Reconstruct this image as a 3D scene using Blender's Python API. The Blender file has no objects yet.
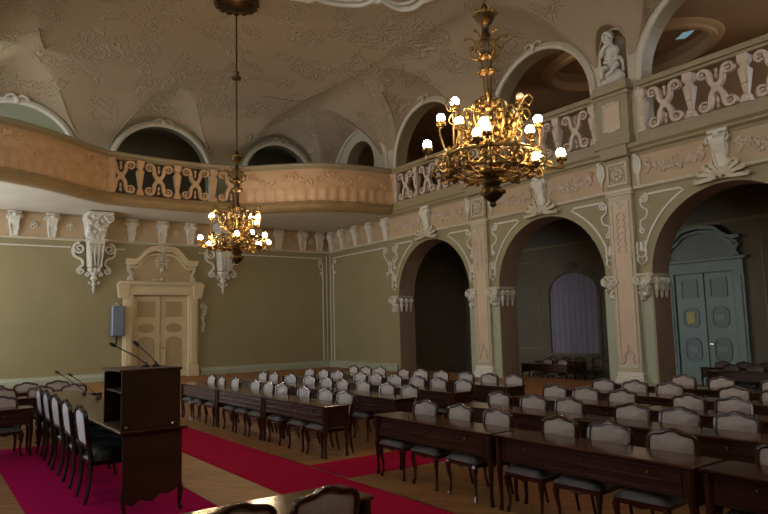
import bpy, bmesh, math, random
from mathutils import Vector, Matrix
random.seed(7)
S = bpy.context.scene
C = S.collection
PI = math.pi
XR, YB = 17.0, 28.7          # arcade wall plane, end wall plane
XL, YF = -1.6, -3.0          # window wall, wall behind the camera
BAYS = [20.5, 14.45, 8.4, 2.35]
PILS = [17.5, 11.48, 5.4]

# ------------------------------------------------------------------ materials
def nodes(name):
    m = bpy.data.materials.new(name); m.use_nodes = True
    nt = m.node_tree
    return m, nt, nt.nodes['Principled BSDF'], nt.links
def mat(name, col, rough=.6, var=.12, scale=3., metal=0., bump=0., bscale=40., col2=None, emit=None, es=0., coat=0., spec=.5):
    m, nt, p, L = nodes(name)
    p.inputs['Roughness'].default_value = rough
    p.inputs['Metallic'].default_value = metal
    p.inputs['Coat Weight'].default_value = coat
    p.inputs['Specular IOR Level'].default_value = spec
    tc = nt.nodes.new('ShaderNodeTexCoord')
    n = nt.nodes.new('ShaderNodeTexNoise'); n.inputs['Scale'].default_value = scale; n.inputs['Detail'].default_value = 4
    L.new(tc.outputs['Object'], n.inputs['Vector'])
    r = nt.nodes.new('ShaderNodeValToRGB')
    c2 = col2 or tuple(c*(1+var) for c in col)
    c1 = tuple(c*(1-var) for c in col)
    r.color_ramp.elements[0].color = (*c1, 1); r.color_ramp.elements[1].color = (*c2, 1)
    r.color_ramp.elements[0].position = .3; r.color_ramp.elements[1].position = .7
    L.new(n.outputs['Fac'], r.inputs['Fac']); L.new(r.outputs['Color'], p.inputs['Base Color'])
    if bump:
        n2 = nt.nodes.new('ShaderNodeTexNoise'); n2.inputs['Scale'].default_value = bscale; n2.inputs['Detail'].default_value = 3
        L.new(tc.outputs['Object'], n2.inputs['Vector'])
        b = nt.nodes.new('ShaderNodeBump'); b.inputs['Strength'].default_value = bump; b.inputs['Distance'].default_value = .03
        L.new(n2.outputs['Fac'], b.inputs['Height']); L.new(b.outputs['Normal'], p.inputs['Normal'])
    if emit:
        p.inputs['Emission Color'].default_value = (*emit, 1); p.inputs['Emission Strength'].default_value = es
    return m
def stucco(name, col, relief, k=6., scale=1.25, dist=.04, thr=(.47, .53)):
    """plaster with raised curling tendrils: contour bands of a smooth noise, in patches"""
    m, nt, p, L = nodes(name)
    N = nt.nodes.new
    p.inputs['Roughness'].default_value = .75
    tc = N('ShaderNodeTexCoord')
    a = N('ShaderNodeTexNoise'); a.inputs['Scale'].default_value = scale; a.inputs['Detail'].default_value = 1.5; a.inputs['Distortion'].default_value = 1.6
    L.new(tc.outputs['Object'], a.inputs['Vector'])
    mu = N('ShaderNodeMath'); mu.operation = 'MULTIPLY'; mu.inputs[1].default_value = k; L.new(a.outputs['Fac'], mu.inputs[0])
    fr = N('ShaderNodeMath'); fr.operation = 'PINGPONG'; fr.inputs[1].default_value = .5; L.new(mu.outputs[0], fr.inputs[0])
    mr = N('ShaderNodeMapRange'); mr.interpolation_type = 'SMOOTHSTEP'
    mr.inputs['From Min'].default_value = .30; mr.inputs['From Max'].default_value = .46
    L.new(fr.outputs[0], mr.inputs['Value'])
    b = N('ShaderNodeTexNoise'); b.inputs['Scale'].default_value = scale*.55; b.inputs['Detail'].default_value = 1
    L.new(tc.outputs['Object'], b.inputs['Vector'])
    mk = N('ShaderNodeMapRange'); mk.interpolation_type = 'SMOOTHSTEP'
    mk.inputs['From Min'].default_value = thr[0]; mk.inputs['From Max'].default_value = thr[1]
    L.new(b.outputs['Fac'], mk.inputs['Value'])
    h = N('ShaderNodeMath'); h.operation = 'MULTIPLY'; L.new(mr.outputs[0], h.inputs[0]); L.new(mk.outputs[0], h.inputs[1])
    # finer leaf texture riding on the tendrils
    c = N('ShaderNodeTexVoronoi'); c.inputs['Scale'].default_value = 7.; L.new(tc.outputs['Object'], c.inputs['Vector'])
    c2 = N('ShaderNodeMath'); c2.operation = 'MULTIPLY'; c2.inputs[1].default_value = -.5; L.new(c.outputs['Distance'], c2.inputs[0])
    c3 = N('ShaderNodeMath'); c3.operation = 'MULTIPLY_ADD'; L.new(c2.outputs[0], c3.inputs[0]); L.new(mk.outputs[0], c3.inputs[1]); L.new(h.outputs[0], c3.inputs[2])
    bp = N('ShaderNodeBump'); bp.inputs['Strength'].default_value = 1.; bp.inputs['Distance'].default_value = dist
    L.new(c3.outputs[0], bp.inputs['Height']); L.new(bp.outputs['Normal'], p.inputs['Normal'])
    mx = N('ShaderNodeMix'); mx.data_type = 'RGBA'
    mx.inputs['A'].default_value = (*col, 1); mx.inputs['B'].default_value = (*relief, 1)
    L.new(h.outputs[0], mx.inputs['Factor'])
    L.new(mx.outputs['Result'], p.inputs['Base Color'])
    return m
def parquet():
    m, nt, p, L = nodes('oak_parquet')
    N = nt.nodes.new
    tc = N('ShaderNodeTexCoord'); mp = N('ShaderNodeMapping'); mp.inputs['Rotation'].default_value = (0, 0, PI/4)
    L.new(tc.outputs['Object'], mp.inputs['Vector'])
    b = N('ShaderNodeTexBrick'); b.inputs['Scale'].default_value = 1.; b.inputs['Brick Width'].default_value = .6; b.inputs['Row Height'].default_value = .09
    b.inputs['Mortar Size'].default_value = .004; b.inputs['Color1'].default_value = (.27, .105, .03, 1); b.inputs['Color2'].default_value = (.38, .17, .05, 1)
    b.inputs['Mortar'].default_value = (.08, .04, .02, 1)
    L.new(mp.outputs['Vector'], b.inputs['Vector'])
    n = N('ShaderNodeTexNoise'); n.inputs['Scale'].default_value = 1.3; n.inputs['Detail'].default_value = 5; L.new(tc.outputs['Object'], n.inputs['Vector'])
    mx = N('ShaderNodeMix'); mx.data_type = 'RGBA'; mx.blend_type = 'MULTIPLY'; mx.inputs['Factor'].default_value = .45
    L.new(b.outputs['Color'], mx.inputs['A']); L.new(n.outputs['Color'], mx.inputs['B']); L.new(mx.outputs['Result'], p.inputs['Base Color'])
    p.inputs['Roughness'].default_value = .5; p.inputs['Specular IOR Level'].default_value = .25
    return m
def wood(name, c1, c2, rough=.25, scale=2.):
    m, nt, p, L = nodes(name)
    N = nt.nodes.new
    tc = N('ShaderNodeTexCoord'); mp = N('ShaderNodeMapping'); mp.inputs['Scale'].default_value = (1, 3, 3)
    L.new(tc.outputs['Object'], mp.inputs['Vector'])
    n = N('ShaderNodeTexNoise'); n.inputs['Scale'].default_value = scale; n.inputs['Detail'].default_value = 3; n.inputs['Distortion'].default_value = .8
    L.new(mp.outputs['Vector'], n.inputs['Vector'])
    r = N('ShaderNodeValToRGB'); r.color_ramp.elements[0].color = (*c1, 1); r.color_ramp.elements[1].color = (*c2, 1)
    r.color_ramp.elements[0].position = .35; r.color_ramp.elements[1].position = .7
    L.new(n.outputs['Fac'], r.inputs['Fac']); L.new(r.outputs['Color'], p.inputs['Base Color'])
    p.inputs['Roughness'].default_value = rough; p.inputs['Specular IOR Level'].default_value = .4
    return m
def glass_tint():
    m, nt, p, L = nodes('blue_grey_skylight_glass')
    t = nt.nodes.new('ShaderNodeBsdfTransparent'); t.inputs['Color'].default_value = (.16, .20, .21, 1)
    g = nt.nodes.new('ShaderNodeBsdfGlossy'); g.inputs['Roughness'].default_value = .1
    mx = nt.nodes.new('ShaderNodeMixShader'); mx.inputs['Fac'].default_value = .06
    L.new(t.outputs[0], mx.inputs[1]); L.new(g.outputs[0], mx.inputs[2]); L.new(mx.outputs[0], nt.nodes['Material Output'].inputs['Surface'])
    return m
def curtain_mat():
    m, nt, p, L = nodes('lilac_curtain')
    p.inputs['Base Color'].default_value = (.42, .40, .50, 1); p.inputs['Roughness'].default_value = .9
    tr = nt.nodes.new('ShaderNodeBsdfTranslucent'); tr.inputs['Color'].default_value = (.5, .47, .62, 1)
    mx = nt.nodes.new('ShaderNodeMixShader'); mx.inputs['Fac'].default_value = .35
    L.new(p.outputs[0], mx.inputs[1]); L.new(tr.outputs[0], mx.inputs[2])
    L.new(mx.outputs[0], nt.nodes['Material Output'].inputs['Surface'])
    return m
M = {}
M['olive'] = mat('olive_wall_paint', (.25, .205, .10), .55, .06, .7)
M['olive_dark'] = mat('olive_band_paint', (.17, .14, .075), .55, .06, 1.)
M['sage'] = mat('sage_pier_paint', (.31, .315, .215), .5, .06, 1.)
M['pink'] = mat('salmon_frieze_paint', (.41, .29, .17), .6, .08, 1.2)
M['pinkp'] = mat('salmon_panel_paint', (.54, .39, .265), .55, .08, 1.5, bump=.25, bscale=9)
M['cream'] = mat('cream_stucco', (.50, .43, .31), .55, .08, 4., bump=.2, bscale=25)
M['white'] = mat('chalk_white_stucco', (.60, .56, .47), .5, .06, 5., bump=.3, bscale=22)
M['soffit'] = mat('pale_soffit_plaster', (.60, .54, .43), .7, .05, 1., bump=.35, bscale=3)
M['mould'] = mat('khaki_moulding_paint', (.27, .21, .115), .45, .06, 2.)
M['balust'] = mat('rosy_balustrade_stone', (.50, .38, .29), .55, .08, 4., bump=.2, bscale=25)
M['balcpar'] = mat('peach_parapet_plaster', (.52, .32, .165), .6, .08, 3., bump=.3, bscale=8)
M['lip'] = mat('olive_gold_lip_paint', (.30, .20, .09), .45, .08, 2.)
M['pilaster'] = mat('pale_khaki_pilaster_paint', (.42, .345, .225), .5, .06, 2.)
M['vault'] = stucco('vault_stucco', (.33, .24, .148), (.375, .29, .19))
M['soffwood'] = mat('brown_reveal_paint', (.26, .17, .11), .5, .08, 2.)
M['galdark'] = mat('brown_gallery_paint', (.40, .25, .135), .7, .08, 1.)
M['ocring'] = mat('ochre_oculus_moulding', (.58, .38, .20), .6, .05, 2.)
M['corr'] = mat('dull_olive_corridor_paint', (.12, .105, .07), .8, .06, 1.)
M['tymp'] = mat('pale_green_tympanum_paint', (.25, .26, .17), .6, .05, 1.)
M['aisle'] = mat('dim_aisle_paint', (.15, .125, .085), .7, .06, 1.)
M['floor'] = parquet()
M['doorc'] = mat('honey_cream_door_paint', (.57, .45, .265), .4, .05, 3.)
M['doorp'] = mat('ochre_door_panel_paint', (.37, .265, .135), .4, .05, 3.)
M['doort'] = mat('blue_green_door_paint', (.20, .27, .25), .45, .06, 3.)
M['doortp'] = mat('grey_green_door_panel_paint', (.145, .20, .185), .45, .06, 3.)
M['carpet'] = mat('crimson_carpet', (.33, .004, .028), .95, .18, 60., bump=.4, bscale=300, spec=.05)
M['dais'] = mat('magenta_carpet', (.36, .003, .07), .95, .18, 60., bump=.4, bscale=300, spec=.05)
M['brass'] = mat('gilt_bronze', (.22, .135, .045), .45, .25, 12., metal=1.)
M['bronze'] = mat('dark_bronze', (.10, .058, .026), .4, .25, 8., metal=1.)
M['strip'] = mat('brass_strip', (.55, .38, .15), .35, .1, 8., metal=1.)
M['ma'] = wood('dark_mahogany', (.032, .011, .005), (.052, .018, .008), .3)
M['matop'] = wood('polished_mahogany_top', (.04, .014, .007), (.075, .028, .013), .15)
M['walnut'] = wood('black_walnut', (.018, .008, .006), (.045, .019, .011), .3)
M['lect'] = wood('brown_veneer', (.036, .015, .006), (.058, .023, .009), .42)
M['frame'] = wood('chair_mahogany', (.035, .012, .008), (.075, .026, .017), .13)
M['pad'] = mat('greige_upholstery', (.34, .26, .215), .36, .08, 30., bump=.15, bscale=250)
M['darkpad'] = mat('dark_brown_upholstery', (.085, .055, .042), .5, .08, 30.)
M['tint'] = glass_tint()
M['seat'] = mat('grey_leather', (.07, .062, .058), .42, .1, 12., bump=.15, bscale=90)
M['pseat'] = mat('dark_green_leather', (.022, .03, .026), .3, .1, 12., bump=.15, bscale=90)
M['ppad'] = mat('pale_blue_grey_upholstery', (.72, .72, .78), .45, .06, 30.)
M['black'] = mat('black_plastic', (.012, .012, .013), .35, .1, 8.)
M['steel'] = mat('steel', (.5, .5, .5), .25, .05, 8., metal=1.)
M['spk'] = mat('blue_grey_speaker_plastic', (.13, .165, .215), .35, .05, 8.)
M['stone'] = mat('grey_white_statue_plaster', (.56, .52, .45), .6, .08, 6., bump=.2, bscale=30)
M['bulb'] = mat('frosted_lit_glass', (.9, .8, .6), .4, .0, 1., emit=(1., .74, .42), es=165.)
M['bulboff'] = mat('frosted_unlit_glass', (.75, .66, .55), .2, .0, 1.)
M['paper'] = mat('yellow_notice_paper', (.55, .48, .12), .7, .1, 20.)
M['frost'] = mat('notice_print', (.5, .5, .45), .7, .05, 20.)
M['curtain'] = curtain_mat()

# ------------------------------------------------------------------ mesh builder
FB = lambda u, w, v: (u, YB-w, v)      # end wall: along, out, up
FR = lambda u, w, v: (XR-w, u, v)      # arcade wall
XA = 22.0
FA = lambda u, w, v: (XA-w, u, v)      # far wall of the aisle
def resample(a, n):
    if len(a) == n: return list(a)
    out = []
    for i in range(n):
        t = (len(a)-1)*i/max(n-1, 1); k = min(int(t), len(a)-2); f = t-k
        out.append(a[k]*(1-f)+a[k+1]*f)
    return out
class MB:
    def __init__(s, xf=None): s.v = []; s.f = []; s.xf = xf
    def add(s, vs, fs):
        o = len(s.v)
        s.v += [s.xf(*p) for p in vs] if s.xf else [tuple(p) for p in vs]
        s.f += [tuple(o+i for i in f) for f in fs]
        return s
    def box(s, a, b):
        (x0, y0, z0), (x1, y1, z1) = a, b
        return s.add([(x0,y0,z0),(x1,y0,z0),(x1,y1,z0),(x0,y1,z0),(x0,y0,z1),(x1,y0,z1),(x1,y1,z1),(x0,y1,z1)],
                     [(0,3,2,1),(4,5,6,7),(0,1,5,4),(1,2,6,5),(2,3,7,6),(3,0,4,7)])
    def quad(s, *p): return s.add(p, [tuple(range(len(p)))])
    def prism(s, poly, y0, y1):                       # poly in (x,z), extruded along y
        n = len(poly)
        return s.add([(x,y0,z) for x,z in poly]+[(x,y1,z) for x,z in poly],
                     [tuple(range(n)), tuple(range(2*n-1,n-1,-1))]+[(i,(i+1)%n,n+(i+1)%n,n+i) for i in range(n)])
    def prismx(s, poly, x0, x1):                      # poly in (y,z), extruded along x
        n = len(poly)
        return s.add([(x0,y,z) for y,z in poly]+[(x1,y,z) for y,z in poly],
                     [tuple(range(n)), tuple(range(2*n-1,n-1,-1))]+[(i,(i+1)%n,n+(i+1)%n,n+i) for i in range(n)])
    def ring(s, outer, inner, y0, y1):                # frame between two loops of the same length, in (x,z)
        n = len(outer)
        vs = [(x,y0,z) for x,z in outer]+[(x,y0,z) for x,z in inner]+[(x,y1,z) for x,z in outer]+[(x,y1,z) for x,z in inner]
        fs = []
        for i in range(n):
            j = (i+1) % n
            fs += [(i,j,n+j,n+i),(2*n+i,3*n+i,3*n+j,2*n+j),(i,2*n+i,2*n+j,j),(n+i,n+j,3*n+j,3*n+i)]
        return s.add(vs, fs)
    def lathe(s, prof, c=(0,0,0), n=12, a0=0., cap=True, sx=1., sy=1.):
        vs = []; k = len(prof)
        for r, z in prof:
            for i in range(n):
                a = a0+2*PI*i/n
                vs.append((c[0]+sx*r*math.cos(a), c[1]+sy*r*math.sin(a), c[2]+z))
        fs = [(j*n+i, j*n+(i+1)%n, (j+1)*n+(i+1)%n, (j+1)*n+i) for j in range(k-1) for i in range(n)]
        if cap: fs += [tuple(range(n-1,-1,-1)), tuple((k-1)*n+i for i in range(n))]
        return s.add(vs, fs)
    def tube(s, pts, r, n=6, cap=True):
        pts = [Vector(p) for p in pts]
        rs = resample(r, len(pts)) if isinstance(r, (list, tuple)) else [r]*len(pts)
        vs = []; ref = None
        for i, p in enumerate(pts):
            t = (pts[min(i+1,len(pts)-1)]-pts[max(i-1,0)])
            if t.length < 1e-9: t = Vector((0,0,1))
            t.normalize()
            if ref is None: ref = t.orthogonal().normalized()
            ref = ref - t*ref.dot(t)
            ref = t.orthogonal().normalized() if ref.length < 1e-6 else ref.normalized()
            b = t.cross(ref)
            vs += [tuple(p+(ref*math.cos(2*PI*k/n+PI/n)+b*math.sin(2*PI*k/n+PI/n))*rs[i]) for k in range(n)]
        m = len(pts)
        fs = [(j*n+i, j*n+(i+1)%n, (j+1)*n+(i+1)%n, (j+1)*n+i) for j in range(m-1) for i in range(n)]
        if cap: fs += [tuple(range(n-1,-1,-1)), tuple((m-1)*n+i for i in range(n))]
        return s.add(vs, fs)
    def ribbon(s, pts, wd, y0, y1):                   # flat band along a curve in (x,z), thickness y0..y1
        P = [Vector((p[0], p[1])) for p in pts]; n = len(P)
        ws = resample(wd, n) if isinstance(wd, (list, tuple)) else [wd]*n
        a, b = [], []
        for i in range(n):
            t = P[min(i+1,n-1)]-P[max(i-1,0)]
            if t.length < 1e-9: t = Vector((1,0))
            t.normalize(); q = Vector((-t.y, t.x))*ws[i]/2
            a.append(P[i]+q); b.append(P[i]-q)
        vs = [(p.x,y0,p.y) for p in a]+[(p.x,y0,p.y) for p in b]+[(p.x,y1,p.y) for p in a]+[(p.x,y1,p.y) for p in b]
        fs = [(0,n,3*n,2*n),(n-1,3*n-1,4*n-1,2*n-1)]
        for i in range(n-1):
            fs += [(i,i+1,n+i+1,n+i),(2*n+i,3*n+i,3*n+i+1,2*n+i+1),(i,2*n+i,2*n+i+1,i+1),(n+i,n+i+1,3*n+i+1,3*n+i)]
        return s.add(vs, fs)
    def blob(s, c, r, n=8, m=5):
        rx, ry, rz = r if isinstance(r, (list, tuple)) else (r, r, r)
        vs = [(c[0],c[1],c[2]-rz)]
        for j in range(1, m):
            t = PI*j/m
            for i in range(n):
                a = 2*PI*i/n
                vs.append((c[0]+rx*math.sin(t)*math.cos(a), c[1]+ry*math.sin(t)*math.sin(a), c[2]-rz*math.cos(t)))
        vs.append((c[0],c[1],c[2]+rz)); l = len(vs)-1
        fs = [(0,1+(i+1)%n,1+i) for i in range(n)]+[(l,l-n+i,l-n+(i+1)%n) for i in range(n)]
        fs += [(1+j*n+i,1+j*n+(i+1)%n,1+(j+1)*n+(i+1)%n,1+(j+1)*n+i) for j in range(m-2) for i in range(n)]
        return s.add(vs, fs)
    def sweep(s, prof, path, nrm=None, closed=True):  # prof (out, z); path of (x,y); nrm outward per point
        n = len(path); k = len(prof)
        if nrm is None: nrm = normals(path)
        vs = [(p[0]+q[0]*o, p[1]+q[1]*o, z) for p, q in zip(path, nrm) for o, z in prof]
        kk = k if closed else k-1
        fs = [(i*k+j, i*k+(j+1)%k, (i+1)*k+(j+1)%k, (i+1)*k+j) for i in range(n-1) for j in range(kk)]
        if closed: fs += [tuple(range(k-1,-1,-1)), tuple((n-1)*k+j for j in range(k))]
        return s.add(vs, fs)
    def build(s, name, m, parent=None, smooth=False, bevel=0., world=True, recalc=True, segs=1):
        me = bpy.data.meshes.new(name)
        vs = s.v
        if parent is not None and world:
            r = parent
            while r.parent is not None: r = r.parent
            o = r.location; vs = [(x-o[0], y-o[1], z-o[2]) for x, y, z in vs]
        me.from_pydata(vs, [], s.f)
        bm = bmesh.new(); bm.from_mesh(me)
        if recalc: bmesh.ops.recalc_face_normals(bm, faces=bm.faces)
        if bevel:
            es = [e for e in bm.edges if len(e.link_faces) == 2 and e.calc_face_angle(0) > .5]
            bmesh.ops.bevel(bm, geom=es, offset=bevel, segments=segs, profile=.5, affect='EDGES', clamp_overlap=True)
        bm.to_mesh(me); bm.free()
        me.materials.append(M[m])
        if smooth:
            for p in me.polygons: p.use_smooth = True
            try: me.set_sharp_from_angle(angle=math.radians(42))
            except Exception: pass
        o = bpy.data.objects.new(name, me); C.objects.link(o)
        if parent is not None: o.parent = parent
        return o
def normals(path):
    out = []
    for i in range(len(path)):
        a, b = path[max(i-1,0)], path[min(i+1,len(path)-1)]
        t = Vector((b[0]-a[0], b[1]-a[1])).normalized()
        out.append((t.y, -t.x))
    return out
def thing(name, label, cat, loc=(0,0,0), rz=0., group=None):
    o = bpy.data.objects.new(name, None); o.empty_display_size = .1
    o.location = loc; o.rotation_euler = (0, 0, rz)
    C.objects.link(o)
    return tag(o, label, cat, group)
def tag(o, label, cat, group=None):
    o['label'] = label; o['category'] = cat
    if group: o['group'] = group
    return o
def st(o): o['kind'] = 'structure'; return o
def dup(r, loc=None, rz=None, label=None, group=None):
    c = r.copy(); C.objects.link(c)
    if loc is not None: c.location = loc
    if rz is not None: c.rotation_euler = (0, 0, rz)
    if label: c['label'] = label
    if group: c['group'] = group
    def kids(a, b):
        for ch in list(a.children):
            if ch.name == b.name: continue
            d = ch.copy(); C.objects.link(d); d.parent = b
            kids(ch, d)
    kids(r, c)
    return c
def arc(cx, cz, r, a0, a1, n, rz=None):
    rz = r if rz is None else rz
    return [(cx+r*math.cos(a0+(a1-a0)*i/n), cz+rz*math.sin(a0+(a1-a0)*i/n)) for i in range(n+1)]
def spiral(cx, cz, r, turns, a0, sg, n=16, r1=.18):
    return [(cx+r*(1-(1-r1)*i/n)*math.cos(a0+sg*2*PI*turns*i/n), cz+r*(1-(1-r1)*i/n)*math.sin(a0+sg*2*PI*turns*i/n)) for i in range(n+1)]
def smooth_curve(P, sub=6):
    out = []; n = len(P)
    for i in range(n-1):
        p0, p1, p2, p3 = P[max(i-1,0)], P[i], P[i+1], P[min(i+2,n-1)]
        for k in range(sub):
            t = k/sub
            out.append(tuple(.5*((2*b)+(-a+c)*t+(2*a-5*b+4*c-d)*t*t+(-a+3*b-3*c+d)*t**3) for a, b, c, d in zip(p0, p1, p2, p3)))
    out.append(tuple(P[-1]))
    return out
def garland(mb, pts, spread, rr, n, wout=.05):
    """clusters of leaf and flower relief along a curve in (u,v)"""
    for i in range(n):
        t = random.random()*(len(pts)-1); k = min(int(t), len(pts)-2); f = t-k
        u = pts[k][0]*(1-f)+pts[k+1][0]*f+random.uniform(-1,1)*spread
        v = pts[k][1]*(1-f)+pts[k+1][1]*f+random.uniform(-1,1)*spread
        r = rr*random.uniform(.5, 1.3)
        mb.blob((u, wout*.3, v), (r*random.uniform(.6,1.5), wout*random.uniform(.6,1.2), r), 6, 4)

# ------------------------------------------------------------------ walls with openings
def wall_mesh(mb, us, bands):
    """us: cut positions along the wall; bands(u): list of solid (z0,z1); constant count between hard cuts"""
    e = 1e-5
    for a, b in zip(us[:-1], us[1:]):
        if b-a < 1e-4: continue
        for (a0, a1), (b0, b1) in zip(bands(a+e), bands(b-e)):
            if a1-a0 > 1e-4 or b1-b0 > 1e-4: mb.quad((a,0,a0),(b,0,b0),(b,0,b1),(a,0,a1))
def cuts(lo, hi, ops, n=24):
    us = {lo, hi}
    for c, R in ops:
        for i in range(n+1): us.add(c-R*math.cos(PI*i/n))
    return sorted(u for u in us if lo-1e-6 <= u <= hi+1e-6)
def arch_z(u, c, R, zs):
    t = abs(u-c)
    return zs+math.sqrt(max(R*R-t*t, 0)) if t < R else None
def reveal(mb, c, R, zs, zb, d):       # jambs and soffit of an arched opening
    p = [(c-R, zb)]+[(c-R*math.cos(PI*i/28), zs+R*math.sin(PI*i/28)) for i in range(29)]+[(c+R, zb)]
    for (a, b), (e, f) in zip(p[:-1], p[1:]): mb.quad((a,0,b),(e,0,f),(e,-d,f),(a,-d,b))

# vault height
def sdome(d, D):
    q = min(max(d, 0)/D, 1.); return math.sqrt(max(1-(1-q)**2, 0))
def vmain(x, y):
    dx = min(x-.05, XR-x); dy = min(YB-y, y-YF)
    d = -math.log(math.exp(-.8*dx)+math.exp(-.8*dy))/.8
    return 9.8+3.55*sdome(d, 8.4)
LUN = [('R', 26.0, 2.15, 9.2)]+[('R', c, 2.4, 9.) for c in BAYS]+[('B', 2.8, 2.5, 8.9), ('B', 8.55, 2.42, 8.95), ('B', 14.25, 2.2, 9.2), ('R', 11.44, .5, 10.32)]
def vlun(l, x, y):
    w, c, R, z0 = l
    t, d = (abs(y-c), XR-x) if w == 'R' else (abs(x-c), YB-y)
    if t >= R or d < 0: return -1e9
    return z0+math.sqrt(R*R-t*t)*(1+(.95 if R > 1 else .12)*math.tanh(d/1.6)/R)+.03
def vz(x, y): return max([vmain(x, y)]+[vlun(l, x, y) for l in LUN])

def setting():
    # floors
    st(MB().quad((XL,YF,0),(XR,YF,0),(XR,YB+.6,0),(XL,YB+.6,0)).build('floor', 'floor', recalc=False))
    st(MB().quad((XR,YF,-.001),(XR+.9,YF,-.001),(XR+.9,24,-.001),(XR,24,-.001)).quad((XR+.9,YF,-.35),(XA,YF,-.35),(XA,24,-.35),(XR+.9,24,-.35)).quad((XR+.9,YF,-.35),(XR+.9,24,-.35),(XR+.9,24,0),(XR+.9,YF,0)).build('floor_aisle', 'floor', recalc=False))
    # vault
    def axis(lo, hi, st_):
        n = int((hi-lo)/st_); a = [lo+(hi-lo)*i/n for i in range(n+1)]
        return a
    xs = axis(XL, XR-.6, .12)+[XR-.5, XR-.4, XR-.32, XR-.24, XR-.17, XR-.11, XR-.06, XR-.03, XR-.01, XR]
    ys = axis(YF, YB-.6, .12)+[YB-.5, YB-.4, YB-.32, YB-.24, YB-.17, YB-.11, YB-.06, YB-.03, YB-.01, YB]
    mb = MB(); nx = len(xs)
    mb.add([(x, y, vz(x, y)) for y in ys for x in xs],
           [(j*nx+i, (j+1)*nx+i, (j+1)*nx+i+1, j*nx+i+1) for j in range(len(ys)-1) for i in range(nx-1)])
    st(mb.build('ceiling', 'vault', smooth=True, recalc=False))
    # groin ribs
    k = 0
    for l in LUN:
        w, c, R, z0 = l; pts = []
        for i in range(1, 60):
            t = -R*math.cos(PI*i/60)
            P = lambda d: (XR-d, c+t) if w == 'R' else (c+t, YB-d)
            if vlun(l, *P(0.001)) < vmain(*P(0.001)): continue
            d = .002
            while d < 6 and vlun(l, *P(d)) > vmain(*P(d)): d += .02
            x, y = P(d)
            if d > 5.9 or any(o is not l and vlun(o, x, y) > vmain(x, y)+.01 for o in LUN): continue
            q = (x, y, vz(x, y)-.015)
            if pts and (Vector(pts[-1])-Vector(q)).length > .9:
                if len(pts) > 3: k += 1; st(MB().tube(pts, .028, 6).build('trim_%d' % (100+k), 'vault', smooth=True))
                pts = []
            pts.append(q)
        if len(pts) > 3:
            k += 1; st(MB().tube(pts, .028, 6).build('trim_%d' % (100+k), 'vault', smooth=True))
    # central ceiling panel frame, a multi-lobed moulding
    out = []
    cx, cy = 8.55, 14.5
    q = [(4.8, 0), (4.75, 1.5), (4.55, 2.4), (3.75, 2.5), (3.6, 2.75), (3.2, 3.55), (2.1, 4.05), (1.75, 4.4), (1.0, 4.45), (0, 4.4)]
    ring = q+[(-x, y) for x, y in q[-2::-1]]+[(-x, -y) for x, y in q[1:]]+[(x, -y) for x, y in q[-2:0:-1]]
    for (a, b), (c, d) in zip(ring, ring[1:]+ring[:1]):
        for i in range(6):
            t = i/6; x, y = cx+a*(1-t)+c*t, cy+b*(1-t)+d*t
            bow = .12*math.sin(PI*t); L = math.hypot(x-cx, y-cy) or 1
            x += (x-cx)/L*bow; y += (y-cy)/L*bow
            out.append((x, y, vz(x, y)-.03))
    out.append(out[0])
    st(MB().tube(out, .10, 8).tube([(cx+(x-cx)*.95, cy+(y-cy)*.95, vz(cx+(x-cx)*.95, cy+(y-cy)*.95)-.02) for x, y, z in out], .055, 6).build('trim_20', 'white', smooth=True))
    # --- arcade wall, lower storey
    ops = [(c, 2.25) for c in BAYS]
    def low(u):
        for c, R in ops:
            if abs(u-c) < R: return [(arch_z(u, c, R, 3.2), 5.78)]
        return [(-.0, 5.78)]
    mb = MB(FR); wall_mesh(mb, cuts(YF, YB, ops), low)
    w = st(mb.build('wall_right', 'olive', recalc=False))
    mb = MB(FR)
    for c in BAYS: reveal(mb, c, 2.25, 3.2, -.0, .85)
    st(mb.build('wall_arch_soffits', 'soffwood', recalc=False))
    mb = MB(FR)
    for a, b in zip([YF]+[c for c in reversed(BAYS)], [c for c in reversed(BAYS)]+[24.2]): pass
    def lowb(u):
        for c, R in ops:
            if abs(u-c) < R: return [(arch_z(u, c, R, 3.2), 6.6)]
        return [(-.35, 6.6)]
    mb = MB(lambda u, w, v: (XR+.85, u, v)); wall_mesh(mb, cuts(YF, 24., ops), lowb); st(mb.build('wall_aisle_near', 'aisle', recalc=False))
    # sage piers each side of the pilasters, down to the floor
    for k, y in enumerate(PILS):
        mb = MB(FR)
        for a, b in ((y-.78, y-.4), (y+.4, y+.78)): mb.box((a, -.02, .0), (b, .012, 2.85))
        st(mb.build('trim_%d' % (21+k), 'sage'))
    # frieze, bands and cornice profiles on both walls
    def band(name, m, prof):
        mb = MB(FR); mb.prismx(prof, YF, YB); mb2 = MB(FB); mb2.prismx(prof, XL, XR)
        mb = MB()
        P = lambda f: None
        for f, lo, hi in ((FR, YF, YB), (FB, XL, XR)):
            n = len(prof); o = len(mb.v)
            mb.add([f(lo, a, z) for a, z in prof]+[f(hi, a, z) for a, z in prof],
                   [tuple(range(n)), tuple(range(2*n-1,n-1,-1))]+[(i,(i+1)%n,n+(i+1)%n,n+i) for i in range(n)])
        return st(mb.build(name, m))
    band('trim_30', 'pink', [(-.05, 5.78), (.02, 5.78), (.02, 6.75), (-.05, 6.75)])
    band('trim_31', 'cream', [(-.05, 5.72), (.06, 5.72), (.10, 5.76), (.10, 5.80), (.05, 5.84), (-.05, 5.84)])
    band('trim_32', 'mould', [(-.05, 6.7), (.04, 6.7), (.07, 6.78), (.16, 6.84), (.16, 6.9), (.24, 6.98), (.24, 7.08), (-.05, 7.08)])
    # thin painted-stucco line below the cornice on the plain wall surfaces
    mb = MB(FB)
    for a, b in ((XL, 4.9), (6.6, 7.0), (10.2, 10.5), (12.1, 16.6)): mb.box((a, -.01, 5.44), (b, .02, 5.49))
    st(mb.build('trim_33', 'white'))
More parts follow.
